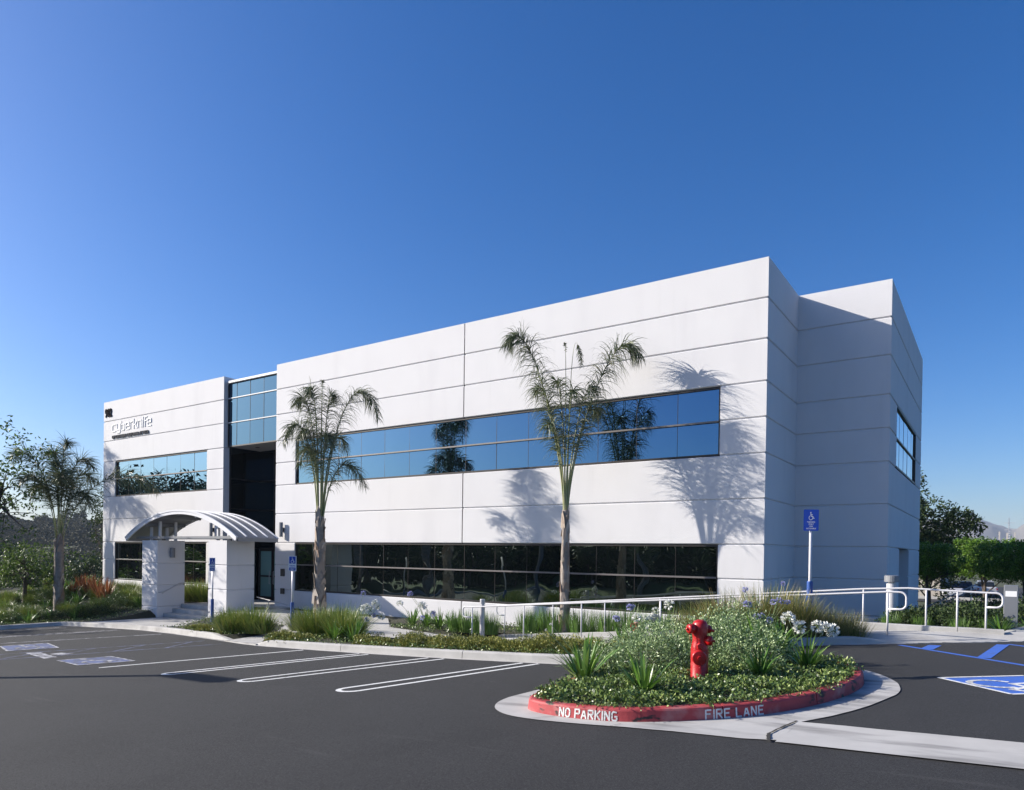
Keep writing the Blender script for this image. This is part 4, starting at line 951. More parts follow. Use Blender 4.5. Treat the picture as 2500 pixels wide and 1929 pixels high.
def chain(pts, name='chain'):
    m_ = MB(); path = []
    pts = [Vector(p) for p in pts]
    for a, b in zip(pts, pts[1:]):
        n = max(2, int((b-a).length/.018))
        for i in range(n):
            p = a.lerp(b, (i+.5)/n); d = (b-a).normalized(); s_ = Vector((d.z, d.x, -d.y)).cross(d).normalized()*(.006 if i % 2 else .003)
            m_.tube([p-d*.008, p-d*.004+s_, p+d*.004+s_, p+d*.008, p+d*.004-s_, p-d*.004-s_, p-d*.008], .0022, 4, False)
    m_.build(name, M['hyd'], hy)
chain([hp(-.17, .06, .67), hp(-.155, .07, .58), hp(-.13, .08, .50), hp(-.11, .09, .46)])
chain([hp(.15, .10, .53), hp(.15, .11, .46), hp(.11, .12, .415), hp(.05, .12, .41), hp(-.01, .12, .44)])
chain([hp(-.045, .19, .27), hp(-.045, .15, .20), hp(-.05, .14, .12), hp(-.06, .15, .05), hp(-.05, .15, .0)])

# red valve (post indicator) behind the shrub
VB = at(1555, 1590, 'y', -4.7)
VB = Vector((VB.x, VB.y, soil(VB.x, VB.y)))
vt = at(1553, 1533, 'y', VB.y); hgt = vt.z - VB.z
va = thing('valve_post', 'small red valve post with a white tag almost hidden behind the shrub', 'valve', VB)
g = MB(); g.lathe(VB, [(.07, -.05), (.07, hgt-.08), (.10, hgt-.07), (.10, hgt-.03), (.06, hgt), (.05, hgt+.03), (.05, hgt+.09), (.07, hgt+.10), (.07, hgt+.12), (.02, hgt+.13)], 18); g.build('body', M['hyd'], va, smooth=True)
g = MB(); c = VB + Vector((0, 0, hgt+.05)); g.tube([c + RT*-.05 + Vector((0, 0, .04)), c + RT*-.13 + Vector((0, 0, .04)), c + RT*-.15, c + RT*-.12 - Vector((0, 0, .06)), c + RT*-.05 - Vector((0, 0, .06))], .014, 7); g.tube([c+RT*.04-Vector((0, 0, .01)), c+RT*.16+Vector((0, 0, .0))], [.03, .012], 7); g.build('handle', M['hyd'], va, smooth=True)
g = MB(); c = VB + Vector((0, 0, hgt-.05)) - FW*.105; g.quad(c-RT*.06-Vector((0, 0, .02)), c+RT*.06-Vector((0, 0, .02)), c+RT*.06+Vector((0, 0, .025)), c-RT*.06+Vector((0, 0, .025))); g.build('tag', M['signwhite'], va)
# lamp post standing off to the left: throws the long pole shadow over the lot
tip = Vector((-6.7, -11.5, 0)); hl = 6.0; sd_ = Vector((2.05, 1.0, 0))/1.07*hl; LB_ = tip - sd_; LB_.z = lot(LB_.x, LB_.y); 
lp = thing('lot_lamp', 'tall parking lot lamp post left of the view whose shadow crosses the asphalt', 'lamp post', LB_)
g = MB(); g.lathe(LB_, [(.2, 0), (.2, .6), (.13, .62), (.10, hl)], 16); g.build('pole', M['grey'], lp)
g = MB(); g.bbox(LB_.x-.3, LB_.x+1.7, LB_.y-.15, LB_.y+.25, LB_.z+hl, LB_.z+hl+.2, .02); g.build('lamp_head', M['grey'], lp)
# ================================================================ PLANTS
class Rand(random.Random):
    def dirv(s, up=0.0):
        while True:
            v = Vector((s.uniform(-1, 1), s.uniform(-1, 1), s.uniform(-1, 1)))
            if .05 < v.length < 1: v.normalize(); v.z += up; return v.normalized()
def bez(P, t):
    P = [Vector(p) for p in P]
    while len(P) > 1: P = [a.lerp(b, t) for a, b in zip(P, P[1:])]
    return P[0]
def frond(parent, ctrl, ll=.55, n=60, start=.28, hang=1.0, seed=0, r0=.028, wd=.016, spread=1.0):
    n = int(n*1.55); ll *= 1.35 if ll > .3 else 1; hang *= .55; wd = .020 if wd < .02 else .025
    rg = Rand(seed); N_ = 26; pts = [bez(ctrl, i/N_) for i in range(N_+1)]
    g = MB(); g.mi = 0; g.tube(pts, [max(.004, r0*(1-i/N_)**.8) for i in range(N_+1)], 6); g.mi = 1
    for k in range(n):
        t = start + (1-start)*(k+rg.random()*.8)/n; p = bez(ctrl, t); tg = (bez(ctrl, min(1, t+.02)) - bez(ctrl, t-.02)).normalized()
        sd = tg.cross(Vector((0, 0, 1)));
        if sd.length < .25: sd = RT.copy() if abs(tg.dot(RT)) < .9 else FW.copy()
        sd.normalize(); up = sd.cross(tg).normalized()
        env = min(1, (t-start)/.12+.45) * (1 - .55*max(0, (t-.72)/.28)**1.5)
        for s_ in (-1, 1):
            for _r in range(1 if rg.random() < .5 else 2):
                an = rg.uniform(-1.35, 1.35); d = ((sd*s_*math.cos(an) + up*math.sin(an))*spread + tg*(.40+.45*rg.random())).normalized()
                g.blade(p, d, ll*env*rg.uniform(.75, 1.15), wd*rg.uniform(.8, 1.2), hang*rg.uniform(.9, 1.9), 5, side=tg.cross(d).cross(d).normalized() if rg.random() < .3 else tg.cross(d).normalized())
    o = g.build('frond', [M['petiole'], M['palmleaf']], parent); return o
def palm(name, label, base, crown, trunk_r, fronds, seed, boots=(0, 1), lean=(0, 0), skirt=True):
    rg = Rand(seed); base = Vector(base); t = thing(name, label, 'palm tree', base, 'young feather palms'); H = crown - base.z
    n = 30; pts = []; rr = []
    for i in range(n+1):
        q = i/n; pts.append(base + Vector((lean[0]*q*q, lean[1]*q*q, H*q - .15 if i == 0 else H*q)))
        r = lerp(trunk_r[0], trunk_r[1], q)*(1+.12*noise.noise(Vector((q*7, seed, 0)))) * (1 + .12*max(0, 1-q*9)); rr.append(r)
    g = MB(); g.tube(pts, rr, 16); g.build('trunk', M['palmbark'], t, smooth=True)
    g = MB()
    for k in range(46):          # peeling leaf bases
        q = rg.uniform(*boots); a = rg.uniform(0, 2*math.pi); p = base + Vector((lean[0]*q*q, lean[1]*q*q, H*q)); r = lerp(trunk_r[0], trunk_r[1], q)
        d = Vector((math.cos(a), math.sin(a), 0)); s_ = Vector((-d.y, d.x, 0)); wd_ = r*rg.uniform(.5, 1.0); hh = rg.uniform(.2, .55); o_ = rg.uniform(1.0, 1.12)
        b0 = p + d*r*.9; g.add([b0-s_*wd_, b0+s_*wd_, b0+s_*wd_*.7+d*r*.1*o_+Vector((0, 0, hh*.6)), b0-s_*wd_*.7+d*r*.1*o_+Vector((0, 0, hh*.6)), b0+s_*wd_*.2+d*(r*rg.uniform(.05, .45))+Vector((0, 0, hh)), b0-s_*wd_*.2+d*(r*rg.uniform(.05, .45))+Vector((0, 0, hh))], [(0, 1, 2, 3), (3, 2, 4, 5)])
    g.build('leaf_base', M['boot'], t)
    top = base + Vector((lean[0], lean[1], H))
    for i, (dx, df, dz, pk, kw) in enumerate(fronds):
        # dx, df: reach to the right of the view and away from it; dz: tip height over the crown base; pk: control peak height
        tip = top + RT*dx + FW*df*Vector((1, 1, 0)).length/1.414 + Vector((0, 0, dz)) if False else top + RT*dx + Vector((FW.x, FW.y, 0))*df + Vector((0, 0, dz))
        hd = RT*dx + Vector((FW.x, FW.y, 0))*df
        s0 = top + hd.normalized()*trunk_r[1]*.5 - Vector((0, 0, .5))
        c1 = top + hd*kw.get('c1', .12) + Vector((0, 0, kw.get('z1', pk*.55))); c2 = top + hd*kw.get('c2', .55) + Vector((0, 0, kw.get('z2', pk*1.12)))
        k2 = {a: b for a, b in kw.items() if a not in ('c1', 'c2', 'z1', 'z2')}
        frond(t, [s0, c1, c2, tip], seed=seed*31+i, **k2)
    return t
# palm in front of the window band, centre of the picture
palm('palm_tree', 'palm with a V of two tall upright fronds in front of the long window band', (-5.12, -1.78, -2.72), .95, (.145, .095),
     [(-1.75, .1, 4.75, 5.4, dict(ll=.62, n=120, c1=.0, c2=.72, z1=1.8, z2=6.2, start=.27, hang=2.5)),
      (2.05, -.1, 4.35, 5.4, dict(ll=.62, n=120, c1=.0, c2=.70, z1=1.8, z2=6.1, start=.27, hang=2.5)),
      (-.10, .0, 4.75, 4.6, dict(ll=.10, n=16, start=.75, r0=.02)),
      (.42, .1, 4.15, 5.6, dict(ll=.28, n=20, start=.84, r0=.016, c2=.2)),
      (-.9, .6, 3.5, 3.5, dict(ll=.5, n=40, c1=0, c2=.75, z1=1.5, z2=4.3, start=.33, hang=2.2)),
      (1.0, .7, 2.9, 3.4, dict(ll=.5, n=40, c1=0, c2=.75, z1=1.5, z2=3.8, start=.33, hang=2.2)),
      (-.6, -.6, 2.3, 3.3, dict(ll=.5, n=34, c1=0, c2=.7, z1=1.4, z2=2.9, start=.33, hang=2.2)),
      (.7, -.6, 3.3, 3.1, dict(ll=.5, n=36, c1=0, c2=.7, z1=1.5, z2=4.0, start=.33, hang=2.2)),
      (-.3, .9, 3.9, 3.6, dict(ll=.5, n=36, c1=0, z1=1.7, z2=4.1, start=.35, hang=2.2)), (.1, -.9, 3.2, 3.0, dict(ll=.5, n=34, c1=0, z1=1.6, z2=3.6, start=.33, hang=2.2))], 3, boots=(.0, .95))
palm('palm_tree', 'bushy palm whose longest frond bends over to the right beside the blue glass', (-13.87, -3.32, -2.85), .85, (.205, .14),
     [(1.95, .0, 3.35, 5.2, dict(ll=.55, n=90, c1=.10, c2=.62, start=.26, hang=2.2)),
      (-.95, .2, 3.8, 4.4, dict(ll=.5, n=74, c1=.05, start=.28, hang=2.2)),
      (-.35, -.3, 4.1, 4.5, dict(ll=.48, n=66, start=.3, hang=2.0)),
      (.35, .3, 4.0, 4.4, dict(ll=.48, n=60, start=.3, hang=2.0)),
      (-1.2, -.3, 2.4, 3.8, dict(ll=.52, n=70, start=.28, hang=2.2)),
      (1.6, -.4, .95, 2.4, dict(ll=.5, n=60, start=.26, hang=2.2)),
      (-.9, .7, 1.8, 3.0, dict(ll=.5, n=56, start=.28, hang=2.2)),
      (.7, .7, 2.3, 3.3, dict(ll=.5, n=56, start=.28, hang=2.2)),
      (-.5, -.7, 2.5, 3.3, dict(ll=.5, n=56, start=.28, hang=2.2)),
      (.5, -.8, 2.2, 3.2, dict(ll=.5, n=50, start=.28, hang=2.2)),
      (.0, .1, 4.6, 4.4, dict(ll=.15, n=16, start=.7))], 5, boots=(.0, 1.0))
palm('palm_tree', 'full crowned palm left of the building with one long frond reaching over its corner', (-29.9, -4.7, -3.5), .05, (.21, .17),
     [(4.1, .8, 2.3, 3.6, dict(ll=.72, n=90, c1=.08, c2=.55, start=.25, hang=1.6, wd=.03)),
      (-2.1, -.2, 3.6, 4.2, dict(ll=.62, n=70, c1=.05, start=.3, wd=.03)),
      (.35, .0, 4.3, 4.4, dict(ll=.55, n=66, start=.32, wd=.03)),
      (1.3, .4, 3.2, 4.2, dict(ll=.62, n=70, c1=.05, start=.3, wd=.03)),
      (-.8, .7, 3.9, 4.1, dict(ll=.6, n=66, start=.3, wd=.03)),
      (1.9, -.6, 1.3, 2.8, dict(ll=.65, n=70, start=.3, hang=1.6, wd=.03)),
      (-1.8, .7, 1.9, 3.1, dict(ll=.65, n=70, start=.3, hang=1.5, wd=.03)),
      (-1.0, -1.2, 2.4, 3.2, dict(ll=.62, n=60, start=.3, wd=.03)),
      (.9, -1.3, 2.5, 3.3, dict(ll=.62, n=60, start=.3, wd=.03)),
      (.7, 1.5, 2.7, 3.5, dict(ll=.62, n=60, start=.3, wd=.03)),
      (.2, -.5, 3.3, 3.4, dict(ll=.62, n=60, start=.3, wd=.03)),
      (-.5, 1.5, 2.5, 3.4, dict(ll=.62, n=56, start=.3, wd=.03))], 9, boots=(.1, 1.0))
side_f = [(3.0, .4, 2.0, 3.8, dict(ll=.9, n=60, start=.3, wd=.03)), (-2.6, .2, 2.6, 4.2, dict(ll=.9, n=60, start=.3, wd=.03)), (.3, .0, 4.6, 4.9, dict(ll=.7, n=50, start=.35, wd=.03)),
          (1.5, 1.4, 3.0, 4.4, dict(ll=.85, n=56, start=.3, wd=.03)), (-1.4, -1.4, 2.6, 4.2, dict(ll=.85, n=56, start=.3, wd=.03)), (1.0, -2.0, 2.2, 3.8, dict(ll=.85, n=56, start=.3, wd=.03)), (-.8, 2.1, 2.2, 3.8, dict(ll=.85, n=50, start=.3, wd=.03))]
palm('palm_tree', 'palm outside the left edge whose shadow falls on the building corner', (-45.3, -5.0, -3.5), 5.3, (.28, .22), side_f, 11)
palm('palm_tree', 'palm outside the left edge at the near end of the lot bed', (-38.5, -10.8, -3.4), .9, (.34, .24), side_f, 13)

def tree(name, label, base, H, crown, nclus, nleaf, lsize, m, seed, trunk_r=.12, spread=.28, group=None, low=0.25, shape=1.0, limbs=9, cat='tree', flat=False):
    """crown = (rx, ry, rz, zc): clusters of leaves hung on real limbs"""
    rg = Rand(seed); base = Vector(base); t = thing(name, label, cat, base, group); rx, ry, rz, zc = crown; cc = base + Vector((0, 0, zc))
    g = MB(); top = base + Vector((rg.uniform(-.1, .1)*H*.3, rg.uniform(-.1, .1)*H*.3, zc+rz*.35)); mid = base.lerp(top, .5) + Vector((rg.uniform(-.1, .1), rg.uniform(-.1, .1), 0))
    tp = [bez([base-Vector((0, 0, .2)), mid, top], i/10) for i in range(11)]; g.tube(tp, [trunk_r*(1-.75*i/10) for i in range(11)], 9)
    cl = []; tries = 0
    while len(cl) < nclus and tries < nclus*20:
        tries += 1
        d = rg.dirv(); q = rg.random()**.45
        if flat and d.z > 0: d.z = min(d.z*1.6, .9)
        p = Vector((d.x*rx*q, d.y*ry*q, d.z*rz*q)); nz = noise.noise(Vector((d.x*1.7, d.y*1.7, d.z*1.7 + seed)))
        p = p*(1 + .38*nz*shape); cl.append(cc + p)
    for k in range(limbs):
        e = cl[rg.randrange(len(cl))]; s_ = bez([base, mid, top], rg.uniform(low, .9)); m1 = s_.lerp(e, .5) + Vector((0, 0, -.12*(e-s_).length*rg.random()))
        pts = [bez([s_, m1, e], i/7) for i in range(8)]; g.tube(pts, [max(.006, trunk_r*.42*(1-i/7.6)) for i in range(8)], 6)
        for _ in range(3):
            j = cl[rg.randrange(len(cl))]; a = pts[rg.randrange(2, 6)]
            if (j-a).length < max(rx, rz)*.9: g.tube([a, a.lerp(j, .5)+Vector((0, 0, .05)), j], [trunk_r*.16, trunk_r*.1, .005], 5)
    g.build('trunk', M['bark'], t, smooth=True)
    g = MB()
    for c in cl:
        cs = spread*rg.uniform(.6, 1.3); k_ = int(nleaf*rg.uniform(.5, 1.4))
        for _ in range(k_):
            o_ = rg.dirv()*cs*rg.random()**.5; d = (rg.dirv(-.1) + o_.normalized()*.6).normalized(); sd = d.cross(rg.dirv()).normalized()
            g.leaf(c+o_, d, sd, lsize*rg.uniform(.7, 1.3), lsize*.5)
    g.build('crown', M[m], t)
    return t
# left edge trees
tree('leafy_tree', 'open leafy tree cut by the left edge of the picture', atd(-12, 1500, 31), 8, (1.9, 1.9, 2.8, 5.6), 120, 20, .17, 'leaf', 21, .16, .34, limbs=16, group='trees at the left end of the lot')
tree('leafy_tree', 'bushy low tree lit on its lower leaves behind the left bed', atd(60, 1470, 36), 4, (2.7, 2.2, 1.25, 1.9), 110, 34, .14, 'leaf', 22, .12, .34, group='trees at the left end of the lot')
tree('leafy_tree', 'slim leafy tree half hidden behind the left corner of the building', (-39.6, 2.0, -3.4), 8, (.9, .9, 3.0, 4.6), 80, 22, .16, 'leafdark', 23, .10, .32, limbs=12, group='trees at the left end of the lot')
tree('leafy_tree', 'large leafy tree outside the left edge shading the far stalls', (-35, -13.5, -3.6), 7, (2.6, 2.6, 2.4, 4.6), 120, 26, .17, 'leaf', 24, .16, .36, limbs=14, group='trees at the left end of the lot')
for i, (u, v, d, hh, r_c) in enumerate(((200, 1455, 62, 5.0, 3.2), (120, 1450, 70, 4.3, 3.8), (20, 1450, 66, 4.6, 3.6), (250, 1440, 80, 4.6, 3.6), (-60, 1450, 60, 6.0, 3.6))):
    lbs = ['round dark tree just left of the building corner beyond the bed', 'broad dark tree behind the palm trunk', 'dark tree behind the open leafy tree at the left edge', 'distant dark tree touching the building corner', 'dark tree outside the left edge beyond the bed']
    tree('dark_tree', lbs[i], atd(u, v, d) - Vector((0, 0, .5)), hh, (r_c, r_c, hh*.38, hh*.55), 90, 34, .26, 'leafdark', 30+i, .16, .6, group='dark trees in the valley on the left')
for i, (x, y, r_) in enumerate(((-44, 1.5, 1.9), (-41, .6, 1.5), (-38, 2.2, 1.5), (-47, 4.5, 2.2), (-42.5, 5.5, 2.0), (-50, 1.5, 2.2), (-46.5, -1.5, 1.7), (-43.2, -3.6, 1.3))):
    tree('bushy_shrub', ['bushy shrub behind the left bed, nearest the building corner side', 'bushy shrub in the mass behind the left bed'][i > 0], Vector((x, y, terrain_z(x, y) if y > 0 else -3.3)), 3, (r_, r_, r_*.62, r_*.7), 60, 34, .15, 'leaf' if i % 2 else 'leafdark', 80+i, .07, .3, group='bushy shrubs behind the left bed', limbs=5, cat='shrub')
# right side
tree('dark_tree', 'big round dark tree behind the clipped trees at the right end of the building', Vector((1.6, 32.7, -4.0)), 8, (3.3, 3.3, 2.9, 4.6), 330, 44, .22, 'leafdark', 41, .2, .42, group='trees right of the building')
tree('dark_tree', 'tall dark tree mostly hidden behind the end wall with a sprig showing', Vector((.35, 29.5, -3.8)), 9, (1.2, 1.4, 3.2, 6.2), 110, 34, .2, 'leafdark', 42, .15, .36, group='trees right of the building')
for i, (c, rr, seed) in enumerate((((2.55, 18.5, -2.9), (1.35, 1.5, .82), 51), ((6.05, 16.9, -2.9), (1.75, 1.6, .84), 52), ((8.6, 21, -3.0), (2.2, 2.0, 1.15), 53), ((4.6, 25.5, -3.2), (1.8, 1.6, 1.1), 54))):
    lbs = ['clipped dense green tree against the end wall of the building', 'clipped dense green tree right of the gap where the parked cars show', 'larger clipped tree cut by the right edge', 'clipped tree set back in the gap between the two front ones']
    zc = -.42 - c[2] + (.15 if i > 1 else 0)
    tree('clipped_tree', lbs[i], c, 4, (*rr, zc), int(330*rr[0]/1.4), 50, .095, 'ficus', seed, .10, .17, group='clipped trees right of the building', shape=.45, flat=True, limbs=10)
# trees across the lot, seen mirrored in the windows
rt = tree('leafy_tree', 'broad tree across the lot mirrored in the window bands', (-12, -52, -3.0), 8, (3.6, 3.6, 2.7, 5.0), 120, 26, .34, 'leafdark', 61, .25, .7, group='trees across the lot mirrored in the windows')
def copy_thing(src, loc, rz, sc, label):
    r = src.copy(); C.objects.link(r); r.location = loc; r.rotation_euler = (0, 0, rz); r.scale = (sc, sc, sc); r['label'] = label
    for ch in src.children:
        c = ch.copy(); C.objects.link(c); c.parent = r
    return r
for i, (x, y, s_) in enumerate(((-60, -50, .9), (-51, -53, 1.0), (-43, -49, .8), (-34, -54, .9), (-26, -50, .75), (-19, -54, .8), (-5, -52, .75), (4, -55, .8), (13, -51, .7), (22, -55, .9), (31, -52, .8), (-75, -27, 1.9), (-83, -25, 1.9), (-67, -27, 1.6), (-79, -33, 1.9), (-72, -21, 1.5), (-88, -29, 1.9), (-76, -47, 1.9), (-67, -50, 1.7), (-84, -42, 1.9))):
    copy_thing(rt, (x, y, -2.6+.048*max(-60, min(14, x))*.7), i*1.3, s_*.95, 'broad tree across the lot mirrored in the window bands')
g = MB(); rg = Rand(71)
for _ in range(42000):
    x = rg.uniform(-95, 60); zt = 1.2 + 1.3*noise.noise(Vector((x*.12, 0, 7))) + .8*noise.noise(Vector((x*.5, 2, 7))); y = -58 + rg.uniform(-1.5, 1.5); z = rg.uniform(-4.5, zt)
    d = rg.dirv(.3); g.leaf(Vector((x, y, z)), d, d.cross(rg.dirv()).normalized(), .75, .5)
for _ in range(16000):
    y = rg.uniform(-62, -14); x = -84 + rg.uniform(-1.5, 1.5); z = rg.uniform(-6.5, 1.6 + 1.4*noise.noise(Vector((y*.12, 5, 7)))); d = rg.dirv(.3); g.leaf(Vector((x, y, z)), d, d.cross(rg.dirv()).normalized(), .85, .55)
hg = stuff(g.build('hedge_mass', M['leafdark']), 'dense planting across the lot mirrored dark in the ground floor windows', 'hedge')
fp = palm('palm_tree', 'palm across the lot mirrored in the upper window', (-31, -21.5, -3.8), .7, (.3, .22), side_f, 17)
for (x, y) in ((-36.5, -19.5), (-25, -48), (-14.0, -47.5), (-60, -23), (-54, -18.5), (-63, -18)):
    copy_thing(fp, (x, y, lot(x, y)), x, 1.35 if x < -50 else 1.0, 'palm across the lot mirrored in the upper window')

# ------------------------------------------------------------ clumps
def clump_mesh(name, m, n, h, wd, spread, droop, seed, base_r=.12):
    rg = Rand(seed); g = MB()
    for _ in range(n):
        a = rg.uniform(0, 2*math.pi); r = base_r*rg.random()**.5; tl = spread*rg.random()**.8; d = Vector((math.cos(a)*tl, math.sin(a)*tl, 1)).normalized()
        g.blade((math.cos(a)*r, math.sin(a)*r, 0), d, h*rg.uniform(.6, 1.15), wd*rg.uniform(.7, 1.2), droop*rg.uniform(.4, 1.3), 5)
    return g.build(name, m, None, link=False)
PR = {}
for i in range(3):
    PR['grass', i] = clump_mesh('blades', M['grass'], 380, .80, .015, .85, .6, 100+i, .24)
    PR['dry', i] = clump_mesh('blades', M['dry'], 380, 1.2, .015, .62, .42, 110+i, .22)
    PR['reed', i] = clump_mesh('blades', M['reed'], 240, .85, .015, .40, .22, 120+i, .32)
    PR['strap', i] = clump_mesh('leaves', M['strap'], 42, .56, .046, .95, .75, 130+i, .06)
    PR['flax', i] = clump_mesh('blades', M['flax'], 60, .85, .04, .6, .4, 140+i, .12)
def head_mesh(m, nm, seed, R_=.085):
    rg = Rand(seed); g = MB()
    for _ in range(30):
        d = rg.dirv(.25); g.mi = 1; g.tube([(0, 0, 0), d*R_*.55], .0018, 3, False); g.mi = 0
        for k in range(5):
            e = (d + rg.dirv()*.55).normalized(); g.leaf(d*R_*.5, e, e.cross(rg.dirv()).normalized(), R_*.62, .016)
    return g.build(nm, [m, M['stem']], None, link=False)
HW = [head_mesh(M['petalw'], 'flower_head', i, .085) for i in range(3)]; HBl = [head_mesh(M['petalb'], 'flower_head', 7+i, .075) for i in range(3)]
def place_mesh(o, parent, local, rz=0, sc=1): return inst(o, parent, local, rz, sc)
def speck_mesh(seed, n, rx, h0, h1):
    rg = Rand(seed); g = MB()
    for _ in range(n):
        a = rg.uniform(0, 6.283); r = rx*rg.random()**.5; p = Vector((math.cos(a)*r, math.sin(a)*r, rg.uniform(h0, h1)))
        for k in range(4):
            d = Vector((math.cos(k*1.57+a), math.sin(k*1.57+a), .35)).normalized(); g.leaf(p, d, Vector((-d.y, d.x, 0)).normalized(), .024, .018)
    return g.build('small_flower', M['flowerw'], None, link=False)
SPK = [speck_mesh(i, 9, .45, .35, .75) for i in range(3)]
def clump(kind, pos, sc, label, cat='grass clump', group=None, specks=False, seed=0, heads=(), hscale=1.0):
    name = {'grass': 'grass_clump', 'dry': 'grass_clump', 'reed': 'reed_clump', 'strap': 'lily_plant', 'flax': 'flax_plant'}[kind]
    t = thing(name, label, cat, pos, group); rg = Rand(seed*7+1)
    p = place_mesh(PR[kind, seed % 3], t, (0, 0, 0), rg.uniform(0, 6), sc)
    if kind in ('grass', 'dry'): place_mesh(PR[kind, (seed+1) % 3], t, (.28*sc, .1*sc, 0), rg.uniform(0, 6), sc*.85); place_mesh(PR[kind, (seed+2) % 3], t, (-.25*sc, -.08*sc, 0), rg.uniform(0, 6), sc*.9)
    if specks: place_mesh(SPK[seed % 3], t, (0, 0, 0), rg.uniform(0, 6), sc)
    for i, (hp_, colr) in enumerate(heads):
        if colr == 'n': hscale = .25; colr = 'w'
        loc = Vector(hp_) - Vector(pos); g = MB(); b0 = Vector((rg.uniform(-.05, .05), rg.uniform(-.05, .05), 0)); md = b0.lerp(loc, .55) + Vector((b0.x-loc.x, b0.y-loc.y, 0))*.15
        g.tube([b0, md, loc], [.007, .006, .004], 5)
        st = g.build('flower_stem', M['stem'], t, origin=(0, 0, 0)); st.location = (0, 0, 0)
        src = (HW if colr == 'w' else HBl)[i % 3]; place_mesh(src, st, loc, rg.uniform(0, 6), rg.uniform(.9, 1.15)*hscale*(1 if colr == 'w' else .78))
    return t
def S3(x, y, dz=0): return Vector((x, y, (isl_z(x, y) if inside(x, y, ISLP) else soil2(x, y)) + dz))
GP = 'grassy clumps in the beds'
for i, (x, y, sc, lb) in enumerate((
    (-13.3, -7.0, 1.0, 'green grass clump at the kerb left of the sidewalk cut, left of its pair'), (-12.6, -6.75, 1.05, 'green grass clump at the kerb beside the sidewalk cut'),
    (-14.3, -6.3, .85, 'smaller grass clump behind the kerb in front of the right canopy pillar'),
    (-12.1, -5.3, 1.0, 'grass clump at the foot of the middle parking sign'), (-10.3, -6.4, 1.1, 'yellowing grass clump right of the middle parking sign'),
    (-9.6, -6.1, 1.15, 'tall grass clump right of the bushy palm trunk'), (-11.2, -4.9, 1.0, 'grass clump at the foot of the bushy palm'),
    (-9.0, -6.6, .95, 'grass clump at the right end of the bed beside the white lilies'))):
    clump('grass', S3(x, y), sc, lb, group=GP, specks=True, seed=i)
for i, (x, y, sc, lb) in enumerate(((.55, -4.9, 1.0, 'tawny grass clump left of the tall van sign'), (1.25, -4.15, 1.15, 'tall tawny grass clump just left of the van sign post'), (1.75, -4.05, .9, 'tawny grass clump at the foot of the van sign'),
                                    (2.15, -3.45, 1.0, 'tawny grass clump right of the van sign'), (2.55, -3.25, .85, 'tawny grass clump furthest right behind the planter kerb'), (.0, -5.1, .8, 'low tawny clump above the variegated shrubs'))):
    clump('dry', S3(x, y), sc*(.95 if x < 2 else .8), lb, group=GP, seed=i+3)
for i in range(19):
    x = -8.3 + i*.42; y = -1.55 - .25*(i % 2) if x > -7 else -2.75
    if x > -.7: break
    clump('reed', Vector((x, y, -2.70 if x < -4 else -2.6)), (.85 if i % 3 else 1.0) if x > -6.5 else .75, ['reed clump between ramp and building, at the low end of the ramp', 'reed clump behind the far ramp railing'][x > -6.5], 'reed clump', 'reed clumps between ramp and building', seed=i)
clump('grass', Vector((-25.6, -.9, -2.75)), 1.25, 'grass clump against the wall behind the left canopy pillar', group=GP, seed=2)
clump('grass', Vector((-24.9, -.7, -2.75)), 1.3, 'dark grass clump seen between the two canopy pillars', group=GP, seed=4)
rg = Rand(77); k = 0
for i in range(80):
    for _ in range(30):
        x = rg.uniform(-40, -26.2); y = rg.uniform(-9, -.6)
        if inside(x, y, BED) and (x < -26.9 or y > -5.6): break
    kind = 'grass' if rg.random() < .62 else 'strap'
    clump(kind, S3(x, y), rg.uniform(.7, 1.05)*(1.3 if kind == 'strap' else 1), 'flowering green clump in the shaded bed left of the canopy', group='clumps in the left bed', specks=True, seed=i)
for i, (u, v, d) in enumerate(((215, 1430, 35), (235, 1432, 34), (180, 1440, 36), (247, 1445, 33), (262, 1440, 32.5), (198, 1428, 37))):
    p = atd(u, v, d); clump('flax', p - Vector((0, 0, .35)), 1.1, 'rust coloured flax plant by the left corner of the building', 'flax plant', 'rust coloured flax plants', seed=i)
# lilies (agapanthus)
GL = 'lily plants with strap leaves'
def hd(lst, d): return [(atd(u, v, d), c) for u, v, c in lst]
z5 = lambda x, y: (1150+x/2.184, 1350+y/2.184)
def h5(lst, d): return [(atd(*z5(x, y), d), c) for x, y, c in lst]
clump('strap', S3(.13, -10.2), 1.35, 'dark strap leaved lily on the left end of the island', 'lily', GL, seed=0, heads=h5([(425, 380, 'n'), (400, 410, 'n')], 10.6))
clump('strap', S3(1.42, -10.95), 1.1, 'strap leaved lily in front of the hydrant near the red kerb', 'lily', GL, seed=1, heads=h5([(938, 400, 'n')], 9.4))
p = S3(2.85, -8.3); clump('strap', p, 1.0, 'lily with five white flower heads at the right end of the island', 'lily', GL, seed=2, heads=h5([(1690, 348, 'w'), (1755, 395, 'w'), (1848, 392, 'w'), (1890, 402, 'w'), (1925, 412, 'w')], 10.6), hscale=1.12)
p = S3(2.2, -7.3); clump('strap', p, 1.3, 'lily with blue flower heads behind the white lilies on the island', 'lily', GL, seed=0, heads=h5([(1520, 338, 'b'), (1550, 335, 'b'), (1592, 360, 'b')], 12.1))
clump('strap', S3(1.9, -7.6), 1.3, 'lily with purple heads rising over the variegated shrubs', 'lily', GL, seed=1, heads=h5([(1462, 195, 'b'), (1468, 272, 'b'), (1482, 275, 'b')], 11.9))
clump('strap', S3(2.45, -9.35), .9, 'small strap leaved lily low in front of the shrubs right of the hydrant', 'lily', GL, seed=2)
clump('strap', S3(2.1, -7.9), 1.45, 'large dark strap leaved lily between the shrubs and the white flowers', 'lily', GL, seed=1)
